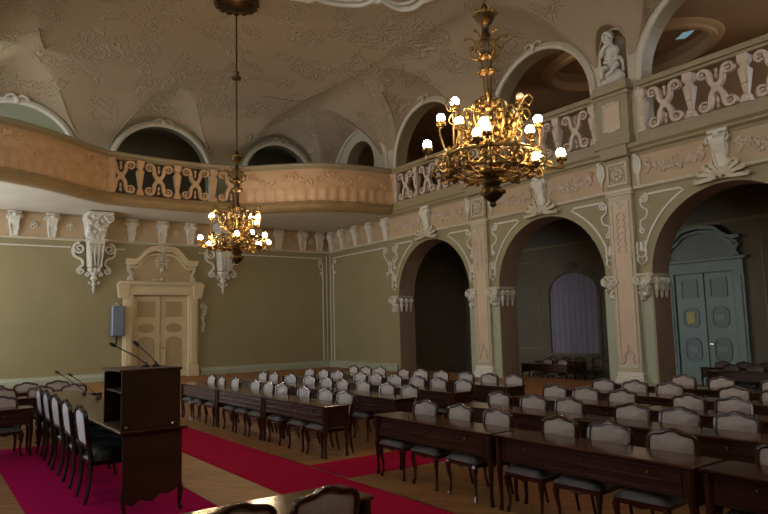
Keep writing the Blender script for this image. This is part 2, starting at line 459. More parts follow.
    mb = MB(FR); mb.box((23.7, -.01, 5.44), (28.3, .02, 5.49))
    st(mb.build('trim_34', 'white'))
    # baseboards
    bp = [(-.05, 0), (.10, 0), (.10, .2), (.07, .24), (.05, .32), (-.05, .32)]
    mb = MB(FB); mb.prismx(bp, XL, 6.9); mb.prismx(bp, 10.3, XR); st(mb.build('baseboard_back', 'sage'))
    mb = MB(FR); mb.prismx(bp, 22.9, YB); st(mb.build('baseboard_right', 'sage'))
    # --- arcade wall, upper storey
    uops = [(25.6, 1.2, 9.65)]+[(c, 2.2, 9.05) for c in BAYS]
    def up(u):
        top = max(10., vz(XR-.002, u))+.03
        for c, R, zs in uops:
            if abs(u-c) < R: return [(arch_z(u, c, R, zs), top)]
        if abs(u-11.44) < .45: return [(7.0, 9.06), (arch_z(u, 11.44, .45, 10.35), top)]
        return [(7.0, top)]
    us = cuts(YF, YB, [(c, R) for c, R, z in uops]+[(11.44, .45)]); us = sorted(set(us+[l[1]+l[2]*math.cos(PI*i/30) for l in LUN if l[0] == 'R' for i in range(31)]))
    us = [u for u in us if YF <= u <= YB]
    mb = MB(FR); wall_mesh(mb, us, up)
    wu = st(mb.build('wall_gallery', 'cream', recalc=False))
    mb = MB(FR)
    for c, R, zs in uops: reveal(mb, c, R, zs, 7.0, .6)
    # concave niche for the cherub
    for i in range(16):
        a, b = PI*i/16, PI*(i+1)/16
        f = lambda q, v: (11.44-.45*math.cos(q), -.45*math.sin(q), v)
        mb.quad(f(a, 9.06), f(b, 9.06), f(b, 10.35), f(a, 10.35))
        for j in range(6):
            c0, c1 = PI/2*j/6, PI/2*(j+1)/6
            g = lambda q, e: (11.44-.45*math.cos(q)*math.cos(e), -.45*math.sin(q)*math.cos(e), 10.35+.45*math.sin(e))
            mb.quad(g(a, c0), g(b, c0), g(b, c1), g(a, c1))
    st(mb.build('wall_gallery_soffits', 'mould', recalc=False))
    # moulded arch frames of the gallery
    for k, (c, R, zs) in enumerate(uops):
        big = 2.2 if k == 0 else R
        prof = [(0, .0), (.0, .08), (.09, .13), (.16, .10), (.22, .06), (.22, .0)]
        mb = MB(FR); rr = [(a, o) for a, o in prof]
        pth = [(c-big, 7.35)]+[(c-big*math.cos(PI*i/32), (9.15 if k == 0 else zs)+big*math.sin(PI*i/32)) for i in range(33)]+[(c+big, 7.35)]
        n = len(pth); kk = len(prof); vs = []
        for i, (u, v) in enumerate(pth):
            a = PI*min(max(i-1, 0), 32)/32; du, dv = -math.cos(a), math.sin(a)
            for r_, o in prof: vs.append((u+du*(r_-.06), o, v+dv*(r_-.06)))
        mb.add(vs, [(i*kk+j, i*kk+(j+1)%kk, (i+1)*kk+(j+1)%kk, (i+1)*kk+j) for i in range(n-1) for j in range(kk)])
        # spray of leaves on the keystone
        zt = (9.15 if k == 0 else zs)+big+.1
        for s_ in (-1, 1):
            mb.ribbon(smooth_curve([(c, zt), (c+s_*.12, zt+.16), (c+s_*.3, zt+.12), (c+s_*.36, zt+.02)]), .06, 0, .16)
        mb.blob((c, .12, zt), (.1, .1, .14))
        st(mb.build('trim_%d' % (40+k), 'cream', smooth=True))
    # gallery interior
    gx0, gx1, gz = XR+.6, 24.0, 11.75
    mb = MB()
    mb.quad((XR,YF,7.25),(gx1,YF,7.25),(gx1,YB,7.25),(XR,YB,7.25))
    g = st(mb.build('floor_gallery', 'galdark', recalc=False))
    mb = MB(lambda u, w, v: (gx1, u, v)); wall_mesh(mb, [YF, 1., 6., YB], lambda u: [(7.25, 8.2), (10.4, gz)] if 1 < u < 6 else [(7.25, gz), (gz, gz)])  # outer gallery wall; opening added out of view to brighten the gallery
    st(mb.build('wall_gallery_added_opening', 'galdark', recalc=False))
    mb = MB()
    for y in (1., 2.67, 4.33, 6.): mb.box((gx1+.02, y-.05, 8.2), (gx1+.1, y+.05, 10.4))
    st(mb.build('window_31', 'cream'))  # bars of the added, unseen opening
    L = bpy.data.lights.new('window_portal', 'AREA'); L.shape = 'RECTANGLE'; L.size = 5.; L.size_y = 2.2; L.cycles.is_portal = True
    o = bpy.data.objects.new('window_portal', L); C.objects.link(o); o.location = (gx1+.15, 3.5, 9.3); o.rotation_euler = (PI/2, 0, PI/2)  # portal guiding sky light through the added opening
    mb = MB(); mb.quad((gx0,YB,7.25),(gx1,YB,7.25),(gx1,YB,gz),(gx0,YB,gz)); mb.quad((gx0,YF,7.25),(gx1,YF,7.25),(gx1,YF,gz),(gx0,YF,gz))
    st(mb.build('wall_gallery_far', 'galdark', recalc=False))
    mb = MB(); us2 = us
    def upb(u):
        for c, R, zs in uops:
            if abs(u-c) < R: return [(arch_z(u, c, R, zs), 11.8)]
        return [(7.0, 11.8)]
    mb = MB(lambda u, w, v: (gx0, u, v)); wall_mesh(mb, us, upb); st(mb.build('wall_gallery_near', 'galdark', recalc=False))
    # gallery ceiling with oval oculi
    ox, rx, ry = 21.3, 2.05, 3.1
    mb = MB(); mc = MB(); md = MB()
    n = 40
    for c, y0, y1 in [(13.8, 10.4, 17.2)]:
        el = [(ox+rx*math.cos(2*PI*i/n), c+ry*math.sin(2*PI*i/n)) for i in range(n)]
        rc = []
        for i in range(n):
            a = 2*PI*i/n; ca, sa = math.cos(a), math.sin(a)
            ts = []
            if ca > 1e-6: ts.append((gx1-ox)/ca)
            if ca < -1e-6: ts.append((gx0-ox)/ca)
            if sa > 1e-6: ts.append((y1-c)/sa)
            if sa < -1e-6: ts.append((y0-c)/sa)
            t = min(ts); rc.append((ox+ca*t, c+sa*t))
        # corners of the cell
        mb.add([(x, y, gz) for x, y in el]+[(x, y, gz) for x, y in rc], [(i, (i+1)%n, n+(i+1)%n, n+i) for i in range(n)])
        for X, Y in ((gx0,y0),(gx0,y1),(gx1,y0),(gx1,y1)):
            best = sorted(range(n), key=lambda i: math.hypot(rc[i][0]-X, rc[i][1]-Y)); i, j = best[0], best[1]
            mb.quad((*rc[i], gz), (X, Y, gz), (*rc[j], gz))
        pr = [(0, gz-.22), (.16, gz-.2), (.2, gz-.1), (.34, gz-.08), (.42, gz), (-.02, gz+.02), (-.06, gz+.12), (-.06, gz-.12)]
        pth = [(ox+rx*math.cos(2*PI*i/n), c+ry*math.sin(2*PI*i/n)) for i in range(n+1)]
        nr = [(math.cos(2*PI*i/n), math.sin(2*PI*i/n)) for i in range(n+1)]
        mc.sweep(pr, pth, nr)
        # lantern above the oval
        zt = gz+.5
        md.add([(x, y, gz) for x, y in el]+[(x, y, zt) for x, y in el], [(i, (i+1)%n, n+(i+1)%n, n+i) for i in range(n)])
        R = 7
        for a in range(n):
            for r in range(R):
                pts = [(ox+rx*f*math.cos(2*PI*b/n), c+ry*f*math.sin(2*PI*b/n), zt) for b, f in ((a, r/R), (a+1, r/R), (a+1, (r+1)/R), (a, (r+1)/R))]
                m_ = sum(p[0] for p in pts)/4, sum(p[1] for p in pts)/4
                if math.hypot((m_[0]-22.5)*2.2, m_[1]-12.07) < .42: continue
                md.quad(*pts)
    mb.quad((gx0,17.2,gz),(gx1,17.2,gz),(gx1,YB,gz),(gx0,YB,gz)); mb.quad((gx0,YF,gz),(gx1,YF,gz),(gx1,10.4,gz),(gx0,10.4,gz))
    st(MB().box((21.9, 11.4, zt+.05), (23.1, 12.7, zt+.07)).build('window_30', 'tint'))
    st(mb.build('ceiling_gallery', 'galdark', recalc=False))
    st(mc.build('trim_50', 'ocring', smooth=True)); st(md.build('ceiling_lantern', 'galdark', recalc=False))
    # --- end wall
    bops = [(8.55, 2.12, 8.95), (14.25, 1.8, 9.25)]
    mb = MB(FB)
    def bup(u):
        top = max(10., vz(u, YB-.002))+.03
        for c, R, zs in bops:
            if abs(u-c) < R: return [(arch_z(u, c, R, zs), top)]
        return [(7.0, top)]
    us = sorted(set(cuts(XL, XR, [(c, R) for c, R, z in bops])+[l[1]+l[2]*math.cos(PI*i/30) for l in LUN if l[0] == 'B' for i in range(31)]))
    us = [u for u in us if XL <= u <= XR]
    wall_mesh(mb, us, bup)
    wb = st(mb.build('wall_back_upper', 'tymp', recalc=False))
    mb = MB(FB)
    for c, R, zs in bops: reveal(mb, c, R, zs, 7.0, .5)
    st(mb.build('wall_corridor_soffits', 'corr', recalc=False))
    mb = MB(); y0, y1, zc = YB+.5, YB+3.4, 11.6
    mb.quad((XL,y1,7),(XR,y1,7),(XR,y1,zc),(XL,y1,zc)); mb.quad((XL,y0,zc),(XR,y0,zc),(XR,y1,zc),(XL,y1,zc)); mb.quad((XL,y0,7),(XR,y0,7),(XR,y1,7),(XL,y1,7))
    mb.quad((XL,y0,7),(XL,y1,7),(XL,y1,zc),(XL,y0,zc)); mb.quad((XR,y0,7),(XR,y1,7),(XR,y1,zc),(XR,y0,zc))
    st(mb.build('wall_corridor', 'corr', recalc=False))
    mb = MB(lambda u, w, v: (u, y0, v))
    def bcb(u):
        for c, R, zs in bops:
            if abs(u-c) < R: return [(arch_z(u, c, R, zs), zc)]
        return [(7.0, zc)]
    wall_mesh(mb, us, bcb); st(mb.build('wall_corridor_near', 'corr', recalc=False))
    for k, (c, R, zs) in enumerate([(2.8, 2.2, 8.9)]+bops):
        prof = [(0, .0), (.0, .08), (.09, .13), (.16, .10), (.24, .06), (.24, .0)]
        mb = MB(FB)
        pth = [(c-R, 7.35)]+[(c-R*math.cos(PI*i/32), zs+R*math.sin(PI*i/32)) for i in range(33)]+[(c+R, 7.35)]
        n = len(pth); kk = len(prof); vs = []
        for i, (u, v) in enumerate(pth):
            a = PI*min(max(i-1, 0), 32)/32; du, dv = -math.cos(a), math.sin(a)
            for r_, o in prof: vs.append((u+du*(r_-.02), o, v+dv*(r_-.02)))
        mb.add(vs, [(i*kk+j, i*kk+(j+1)%kk, (i+1)*kk+(j+1)%kk, (i+1)*kk+j) for i in range(n-1) for j in range(kk)])
        zt = zs+R+.12
        for s_ in (-1, 1): mb.ribbon(smooth_curve([(c, zt), (c+s_*.14, zt+.18), (c+s_*.34, zt+.12), (c+s_*.4, zt)]), .08, 0, .16)
        mb.blob((c, .12, zt), (.12, .1, .16))
        st(mb.build('trim_%d' % (51+k), 'white' if k == 0 else 'cream', smooth=True))
    # lower end wall with the door opening
    mb = MB(FB); wall_mesh(mb, [XL, 7.36, 9.72, XR], lambda u: [(3.54, 5.78)] if 7.36 < u < 9.72 else [(0, 5.78)])
    mb.quad((XL,0,5.78),(XR,0,5.78),(XR,0,7.1),(XL,0,7.1))
    st(mb.build('wall_back', 'olive', recalc=False))
    # vertical stucco lines in the corner
    mb = MB(FB); mb.box((16.62, -.01, .35), (16.67, .025, 5.2)); mb.box((16.85, -.01, .35), (16.89, .025, 5.6))
    for p in (spiral(16.52, 5.25, .13, 1.4, PI, -1), spiral(16.55, 4.72, .08, 1.2, PI, 1)): mb.ribbon(p, .035, 0, .03)
    mb.ribbon(smooth_curve([(16.40, 5.2), (16.45, 5.0), (16.62, 4.85), (16.6, 4.6), (16.64, 4.4)]), .035, 0, .03)
    st(mb.build('trim_60', 'white'))
    mb = MB(FR); mb.box((28.2, -.01, .35), (28.25, .025, 5.2)); mb.box((28.5, -.01, .35), (28.54, .025, 5.6))
    for p in (spiral(28.06, 5.25, .15, 1.4, 0, 1), spiral(28.08, 4.72, .09, 1.2, 0, -1)): mb.ribbon(p, .035, 0, .03)
    mb.ribbon(smooth_curve([(28.21, 5.2), (28.3, 5.0), (28.2, 4.85), (28.2, 4.6), (28.16, 4.4)]), .035, 0, .03)
    st(mb.build('trim_61', 'white'))
    # --- window wall (tall windows below, low ones at gallery level) and the wall behind
    wins = [(8.4, .45), (14.4, .45), (20.4, .8), (25.6, 2.3)]
    def wl(u):
        for c, h in wins:
            if abs(u-c) < h: return [(0, 1.0), (6.3, 7.9), (9.7, 10.1)] if c > 22 else [(0, 1.0), (5.2, 10.1), (10.1, 10.1)]
        return [(0, 10.1), (10.1, 10.1), (10.1, 10.1)]
    mb = MB(lambda u, w, v: (XL, u, v)); wall_mesh(mb, sorted([YF, YB]+[c-h for c, h in wins]+[c+h for c, h in wins]), wl)
    st(mb.build('wall_left', 'olive', recalc=False))
    k = 0
    for c, h in wins:
        for z0, z1 in ((1.0, 6.3 if c > 22 else 5.2), (7.9, 9.7))[:2 if c > 22 else 1]:
            k += 1; mb = MB()
            for y in (c-h, c, c+h): mb.box((XL-.25, y-.04, z0), (XL-.17, y+.04, z1))
            for i in range(4): mb.box((XL-.24, c-h, z0+(z1-z0)*i/3-.03), (XL-.18, c+h, z0+(z1-z0)*i/3+.03))
            # splayed reveal
            mb.box((XL-.3, c-h-.05, z0-.05), (XL, c+h+.05, z0)); mb.box((XL-.3, c-h-.05, z1), (XL, c+h+.05, z1+.05))
            mb.box((XL-.3, c-h-.05, z0), (XL, c-h, z1)); mb.box((XL-.3, c+h, z0), (XL, c+h+.05, z1))
            st(mb.build('window_%d' % k, 'cream'))
            L = bpy.data.lights.new('window_portal', 'AREA'); L.shape = 'RECTANGLE'; L.size = 2*h; L.size_y = z1-z0
            L.cycles.is_portal = True
            o = bpy.data.objects.new('window_portal', L); C.objects.link(o); o.location = (XL-.12, c, (z0+z1)/2)
            o.rotation_euler = (PI/2, 0, -PI/2)
    def wf(u): return [(0, vz(max(u, XL), YF+.002)+.05 if u <= XR else 6)]
    mb = MB(lambda u, w, v: (u, YF, v)); wall_mesh(mb, [XL, XR], lambda u: [(0, 10.1)]); mb.quad((XR,0,-.4),(gx1,0,-.4),(gx1,0,7.2),(XR,0,7.2))
    st(mb.build('wall_front', 'olive', recalc=False))
    # aisle box
    mb = MB(); mb.quad((XA,YF,-.35),(XA,24,-.35),(XA,24,6.6),(XA,YF,6.6)); 
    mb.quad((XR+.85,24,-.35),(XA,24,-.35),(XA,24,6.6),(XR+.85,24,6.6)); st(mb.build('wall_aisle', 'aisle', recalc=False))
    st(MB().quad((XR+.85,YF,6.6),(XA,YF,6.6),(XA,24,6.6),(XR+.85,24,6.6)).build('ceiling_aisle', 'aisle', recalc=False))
    mb = MB(FA); mb.prismx([(-.05, -.35), (.08, -.35), (.08, .35), (.12, .38), (.12, .45), (-.05, .45)], YF, 10.3); mb.prismx([(-.05, -.35), (.08, -.35), (.08, .35), (.12, .38), (.12, .45), (-.05, .45)], 13.5, 24.)
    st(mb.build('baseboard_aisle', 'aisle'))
    # painted panel lines on the aisle wall
    mb = MB(FA)
    for a, b in ((13.9, 15.5), (19.2, 23.2), (6.6, 9.9)):
        for r_ in (((a, .8), (a+.04, 4.6)), ((b-.04, .8), (b, 4.6)), ((a, .8), (b, .84)), ((a, 4.56), (b, 4.6))): mb.box((r_[0][0], -.01, r_[0][1]), (r_[1][0], .02, r_[1][1]))
    mb.box((YF, -.01, 5.1), (24, .05, 5.2))
    st(mb.build('trim_62', 'olive'))

# ------------------------------------------------------------------ architecture pieces
ORD = ['first', 'second', 'third', 'fourth', 'fifth', 'sixth', 'seventh', 'eighth', 'ninth', 'tenth', 'eleventh', 'twelfth']
def pilasters():
    names = ['pink panelled pilaster between the far and the middle arch of the arcade',
             'pink panelled pilaster below the cherub niche of the arcade']
    for k, y in enumerate(PILS[:2]):
        t = thing('pilaster', names[k], 'pilaster', (XR, y, 0), 0, 'arcade pilasters')
        MB(FR).box((y-.4, -.02, .3), (y+.4, .13, 5.7)).build('shaft', 'pilaster', t, bevel=.01)
        mb = MB(FR)      # frame lines of the sunk panel
        o = [(y-.31, .55), (y+.31, .55), (y+.31, 5.45), (y+.1, 5.45), (y, 5.3), (y-.1, 5.45), (y-.31, 5.45)]
        i_ = [(y-.25, .62), (y+.25, .62), (y+.25, 5.36), (y+.13, 5.36), (y, 5.2), (y-.13, 5.36), (y-.25, 5.36)]
        mb.ring(o, i_, .12, .16); mb.build('panel_moulding', 'cream', t)
        MB(FR).prism(i_, .11, .135).build('panel', 'pinkp', t)
        mb = MB(FR)      # relief at the foot and the head of the panel
        m2 = MB(FR)
        for s_ in (-1, 1):
            mb.ribbon(smooth_curve([(y+s_*.2, .66), (y+s_*.12, .8), (y+s_*.16, .92), (y+s_*.05, 1.0), (y, 1.2)]), .05, .13, .17)
            for q in range(6): m2.ribbon(smooth_curve([(y, 5.1-q*.2), (y+s_*.1, 5.05-q*.2), (y+s_*.14, 4.93-q*.2), (y+s_*.07, 4.9-q*.2)]), .035, .13, .16)
        garland(mb, [(y, .75), (y, 1.05)], .06, .045, 12, .08); garland(m2, [(y, 4.0), (y, 5.1)], .05, .04, 16, .07)
        mb.build('foot_relief', 'balust', t); m2.build('head_relief', 'balust', t)
        mb = MB(FR); mb.box((y-.5, -.02, 0), (y+.5, .24, .16)); mb.prismx([], 0, 0) if 0 else None
        mb.box((y-.47, -.02, .16), (y+.47, .20, .22)); mb.box((y-.45, -.02, .22), (y+.45, .17, .3)); mb.box((y-.43, -.02, .3), (y+.43, .15, .42))
        mb.build('base', 'white', t, bevel=.015)
        mb = MB(FR); mb.box((y-.44, -.02, 5.62), (y+.44, .17, 5.7)); mb.box((y-.48, -.02, 5.7), (y+.48, .20, 5.8)); mb.build('capital', 'cream', t, bevel=.01)
        mb = MB(FR); mb.box((y-.4, -.02, 5.8), (y+.4, .13, 6.75)); mb.box((y-.46, -.02, 6.75), (y+.46, .3, 7.1)); mb.build('frieze_block', 'mould', t, bevel=.01)
        mb = MB(FR)
        R = lambda a: [(y-a, 6.27-a), (y+a, 6.27-a), (y+a, 6.27+a), (y-a, 6.27+a)]
        mb.ring(R(.34), R(.28), .12, .17)
        for q in range(8):
            a = q*PI/4; mb.blob((y+.15*math.cos(a), .14, 6.27+.15*math.sin(a)), (.07, .05, .07), 6, 4)
        mb.blob((y, .15, 6.27), (.07, .07, .07), 6, 4)
        for sx in (-1, 1):
            for sz in (-1, 1): mb.blob((y+sx*.21, .13, 6.27+sz*.21), (.06, .05, .06), 6, 4)
        mb.build('rosette_panel', 'cream', t)
    # stucco line scrolls in the spandrels, one object for each spandrel
    k = 0
    for c, sides in ((20.5, (-1, 1)), (14.45, (-1, 1)), (8.4, (-1, 1))):
        for s_ in sides:
            k += 1; mb = MB(FR); X = lambda d: c+s_*d
            # triangle lines: flat top and curved flank following the arch
            far = 1.0
            mb.ribbon([(X(1.25), 5.53), (X(2.2), 5.53)], .06, -.01, .03)
            fl = [(c+s_*2.52*math.cos(PI*.5-a), 3.2+2.52*math.sin(PI*.5-a)) for a in [.40+i*.9/14 for i in range(15)]]
            mb.ribbon([(X(1.25), 5.53)]+fl[1:], .06, -.01, .03)
            sp = spiral(X(2.33), 5.42, .14, 1.6, PI/2, s_ , 20)
            mb.ribbon(sp, .05, -.01, .04)
            mb.ribbon(smooth_curve([(X(2.46), 5.42), (X(2.42), 5.2), (X(2.25), 5.05), (X(2.32), 4.85), (X(2.48), 4.78), (X(2.5), 4.6)]), .05, -.01, .04)
            mb.ribbon(spiral(X(2.44), 4.5, .10, 1.4, PI/2, -s_, 16), .045, -.01, .04)
            # leaf drop above the capital
            for q in range(3):
                for e in (-1, 1): mb.ribbon(smooth_curve([(X(2.5), 3.5+q*.2), (X(2.5)+e*.14, 3.62+q*.2), (X(2.5)+e*.12, 3.78+q*.2)]), [.03]*6+[.06]*6+[.02], -.01, .06)
            mb.blob((X(2.5), .03, 4.05), (.07, .06, .14))
            st(mb.build('trim_%d' % (70+k), 'white'))
    # corner scrolls at the plain bay
    mb = MB(FR)
    for s_ in (-1, 1):
        mb.ribbon(spiral(23.3+s_*.32, 5.3, .16, 1.5, 0 if s_ > 0 else PI, s_, 18), .045, -.01, .04)
        mb.ribbon(smooth_curve([(23.3+s_*.48, 5.3), (23.3+s_*.42, 5.05), (23.3+s_*.22, 4.85), (23.3+s_*.1, 4.6), (23.3+s_*.1, 4.3)]), .045, -.01, .04)
        mb.ribbon(spiral(23.3+s_*.2, 4.25, .1, 1.3, PI if s_ > 0 else 0, -s_, 14), .04, -.01, .04)
    garland(mb, [(23.3, 4.3), (23.3, 4.9)], .06, .05, 12, .07)
    st(mb.build('trim_78', 'white'))
    # capitals at the springing of the arches: stucco consoles on both faces of each jamb
    lab = {20.5: 'far arch', 14.45: 'middle arch', 8.4: 'blue-green door arch'}
    for c in (20.5, 14.45, 8.4):
        for s_ in (-1, 1):
            if c == 8.4 and s_ < 0: continue
            u = c+s_*2.28
            side = 'at its jamb nearer the end wall' if s_ > 0 else 'at its jamb away from the end wall'
            t = thing('arch_capital', 'carved stucco capital of the %s, %s' % (lab[c], side), 'capital', (XR, u, 3.0), 0, 'arch capitals')
            mb = MB(FR); a0, a1 = (u-.02, u+.42) if s_ > 0 else (u-.42, u+.02)
            mb.box((a0, -.02, 3.18), (a1, .14, 3.26)); mb.box((a0+.03, -.02, 3.0), (a1-.03, .1, 3.18))
            mb.box((u-.2, -.7, 3.16), (u+.02, .12, 3.24) ) if s_ < 0 else mb.box((u-.12, -.7, 3.16), (u+.12, .12, 3.24))
            mb.build('abacus', 'cream', t, bevel=.012)
            mb = MB(FR); m_ = (a0+a1)/2
            for e in (-1, 1): mb.ribbon(spiral(m_+e*.17, 3.06, .12, 1.5, PI/2, -e, 16), .045, .0, .2)
            garland(mb, [(m_, 2.62), (m_, 3.05)], .13, .07, 24, .16); mb.blob((m_, .1, 2.95), (.1, .14, .14)); mb.blob((m_, .06, 2.68), (.07, .09, .14))
            for q in range(3):           # leaves inside the reveal
                mb.blob((u-s_*.07, -.12-.25*q, 3.03), (.13, .11, .13)); mb.blob((u-s_*.06, -.12-.25*q, 2.84), (.09, .08, .13)); mb.blob((u-s_*.05, -.12-.25*q, 2.66), (.05, .05, .12))
            mb.build('acanthus_leaves', 'white', t)

def x_scroll(u, v0, h, F, name, m, parent, y0=-.07, y1=.07, side=0):
    mb = MB(F); k = h/1.3; vc = v0+h/2; q_ = 1.32
    for s_ in (-1, 1):
        cx = u+s_*.36*k; R_ = .125*k
        mid = smooth_curve([(cx, vc+.455*k+R_), (u+s_*.235*k, vc+.535*k), (u+s_*.19*k, vc+.40*k), (u+s_*.16*k, vc+.20*k), (u+s_*.05*k, vc), (u+s_*.16*k, vc-.20*k), (u+s_*.19*k, vc-.40*k), (u+s_*.235*k, vc-.535*k), (cx, vc-.455*k-R_)], 4)
        top = [(cx+s_*R_*math.sin(a), vc+.455*k+R_*math.cos(a)) for a in [PI*1.25*i/10 for i in range(10, 0, -1)]]
        bot = [(cx+s_*R_*math.sin(a), vc-.455*k-R_*math.cos(a)) for a in [PI*1.25*i/10 for i in range(1, 11)]]
        P = top+mid+bot; n = len(P); d_ = .003 if s_ > 0 else 0
        w = [.05*k+.075*k*max(0, math.sin(PI*i/(n-1)))**1.5 for i in range(n)]
        mb.ribbon(P, w, y0-d_, y1+d_)
        for e in (-1, 1): mb.blob((cx-s_*.01, 0, vc+e*.455*k), (.062*k, y1*1.25, .062*k), 8, 5)
    for e in (-1, 1):
        mb.blob((u, 0, vc+e*.34*k), (.05*k, .06, .10*k)); mb.blob((u, 0, vc+e*.50*k), (.06*k, .05, .07*k))
    mb.prism([(u-.13*k, vc), (u, vc-.15*k), (u+.13*k, vc), (u, vc+.15*k)], y0*1.12, y1*1.12)
    return mb.build(name, m, parent, smooth=False)
def vase(u, v0, h, F, name, m, parent):
    mb = MB(F); r = 1.414/2; k = h/1.3
    mb.lathe([(a*r, b*k) for a, b in [(.26, 0), (.26, .1), (.2, .13), (.2, .2), (.12, .25), (.13, .32), (.15, .38), (.27, .85), (.27, .92), (.18, .95), (.16, 1.02), (.26, 1.1), (.28, 1.3)]], (u, 0, v0), 4, PI/4)
    mb.box((u-.07, .1, v0+.5*k), (u+.07, .145, v0+.86*k))
    return mb.build(name, m, parent, bevel=.008)
def balustrades():
    labs = {20.5: 'stone balustrade of scroll balusters beside the curved balcony', 14.45: 'stone balustrade of scroll balusters above the middle arch',
            8.4: 'stone balustrade of scroll balusters above the arch of the blue-green door'}
    for c in (20.5, 14.45, 8.4):
        t = thing('gallery_balustrade', labs[c], 'balustrade', (XR, c, 7.08), 0, 'balustrades of the side gallery')
        a, b = c-2.31, c+2.31
        MB(FR).prismx([(-.2, 7.08), (.14, 7.08), (.14, 7.25), (.1, 7.3), (.1, 7.38), (-.2, 7.38)], a, b) if 0 else None
        mb = MB(FR); mb.box((a, -.2, 7.08), (b, .16, 7.24)); mb.box((a, -.16, 7.24), (b, .11, 7.36)); mb.build('plinth', 'mould', t, bevel=.015)
        mb = MB(FR); mb.box((a, -.17, 8.62), (b, .12, 8.72)); mb.box((a, -.22, 8.72), (b, .18, 8.84)); mb.box((a, -.18, 8.84), (b, .14, 8.9)); mb.build('top_rail', 'mould', t, bevel=.015)
        for d in (-1.48, 0, 1.48): x_scroll(c+d, 7.36, 1.26, FR, 'scroll_baluster', 'balust', t)
        for d in (-.74, .74): vase(c+d, 7.36, 1.26, FR, 'vase_baluster', 'balust', t)
        for s_ in (-1, 1): vase(c+s_*2.18, 7.36, 1.26, FR, 'vase_baluster', 'balust', t)
    for k, (y, lab) in enumerate([(17.5, 'panelled pedestal of the gallery behind the big chandelier'), (11.48, 'panelled pedestal of the gallery carrying the cherub statue')]):
        t = thing('gallery_pedestal', lab, 'pedestal', (XR, y, 7.08), 0, 'gallery pedestals')
        mb = MB(FR); mb.box((y-.56, -.25, 7.36), (y+.56, .24, 8.66)); mb.build('die', 'mould', t, bevel=.01)
        mb = MB(FR); mb.box((y-.62, -.25, 7.08), (y+.62, .34, 7.22)); mb.box((y-.6, -.25, 7.22), (y+.6, .28, 7.36)); mb.build('base', 'mould', t, bevel=.015); mb = MB(FR); mb.box((y-.6, -.25, 8.62), (y+.6, .28, 8.74)); mb.box((y-.64, -.25, 8.74), (y+.64, .36, 8.9)); mb.box((y-.58, -.25, 8.9), (y+.58, .3, 9.06)); mb.build('cornice', 'mould', t, bevel=.015)
        mb = MB(FR); a, b = .3, .42
        sh = lambda q: [(y-a*q, 8.0-b*q), (y-a*.5*q, 8.0-b*q), (y-a*.4*q, 8.0-b*1.12*q), (y+a*.4*q, 8.0-b*1.12*q), (y+a*.5*q, 8.0-b*q), (y+a*q, 8.0-b*q), (y+a*q, 8.0+b*q), (y+a*.5*q, 8.0+b*q), (y+a*.4*q, 8.0+b*1.12*q), (y-a*.4*q, 8.0+b*1.12*q), (y-a*.5*q, 8.0+b*q), (y-a*q, 8.0+b*q)]
        mb.ring(sh(1), sh(.86), .23, .275); mb.build('panel_moulding', 'cream', t)
        mb = MB(FR); mb.prism(sh(.85), .23, .25)
        garland(mb, [(y-.15, 7.7), (y+.1, 8.3)], .09, .05, 14, .06); mb.build('panel', 'pinkp', t)
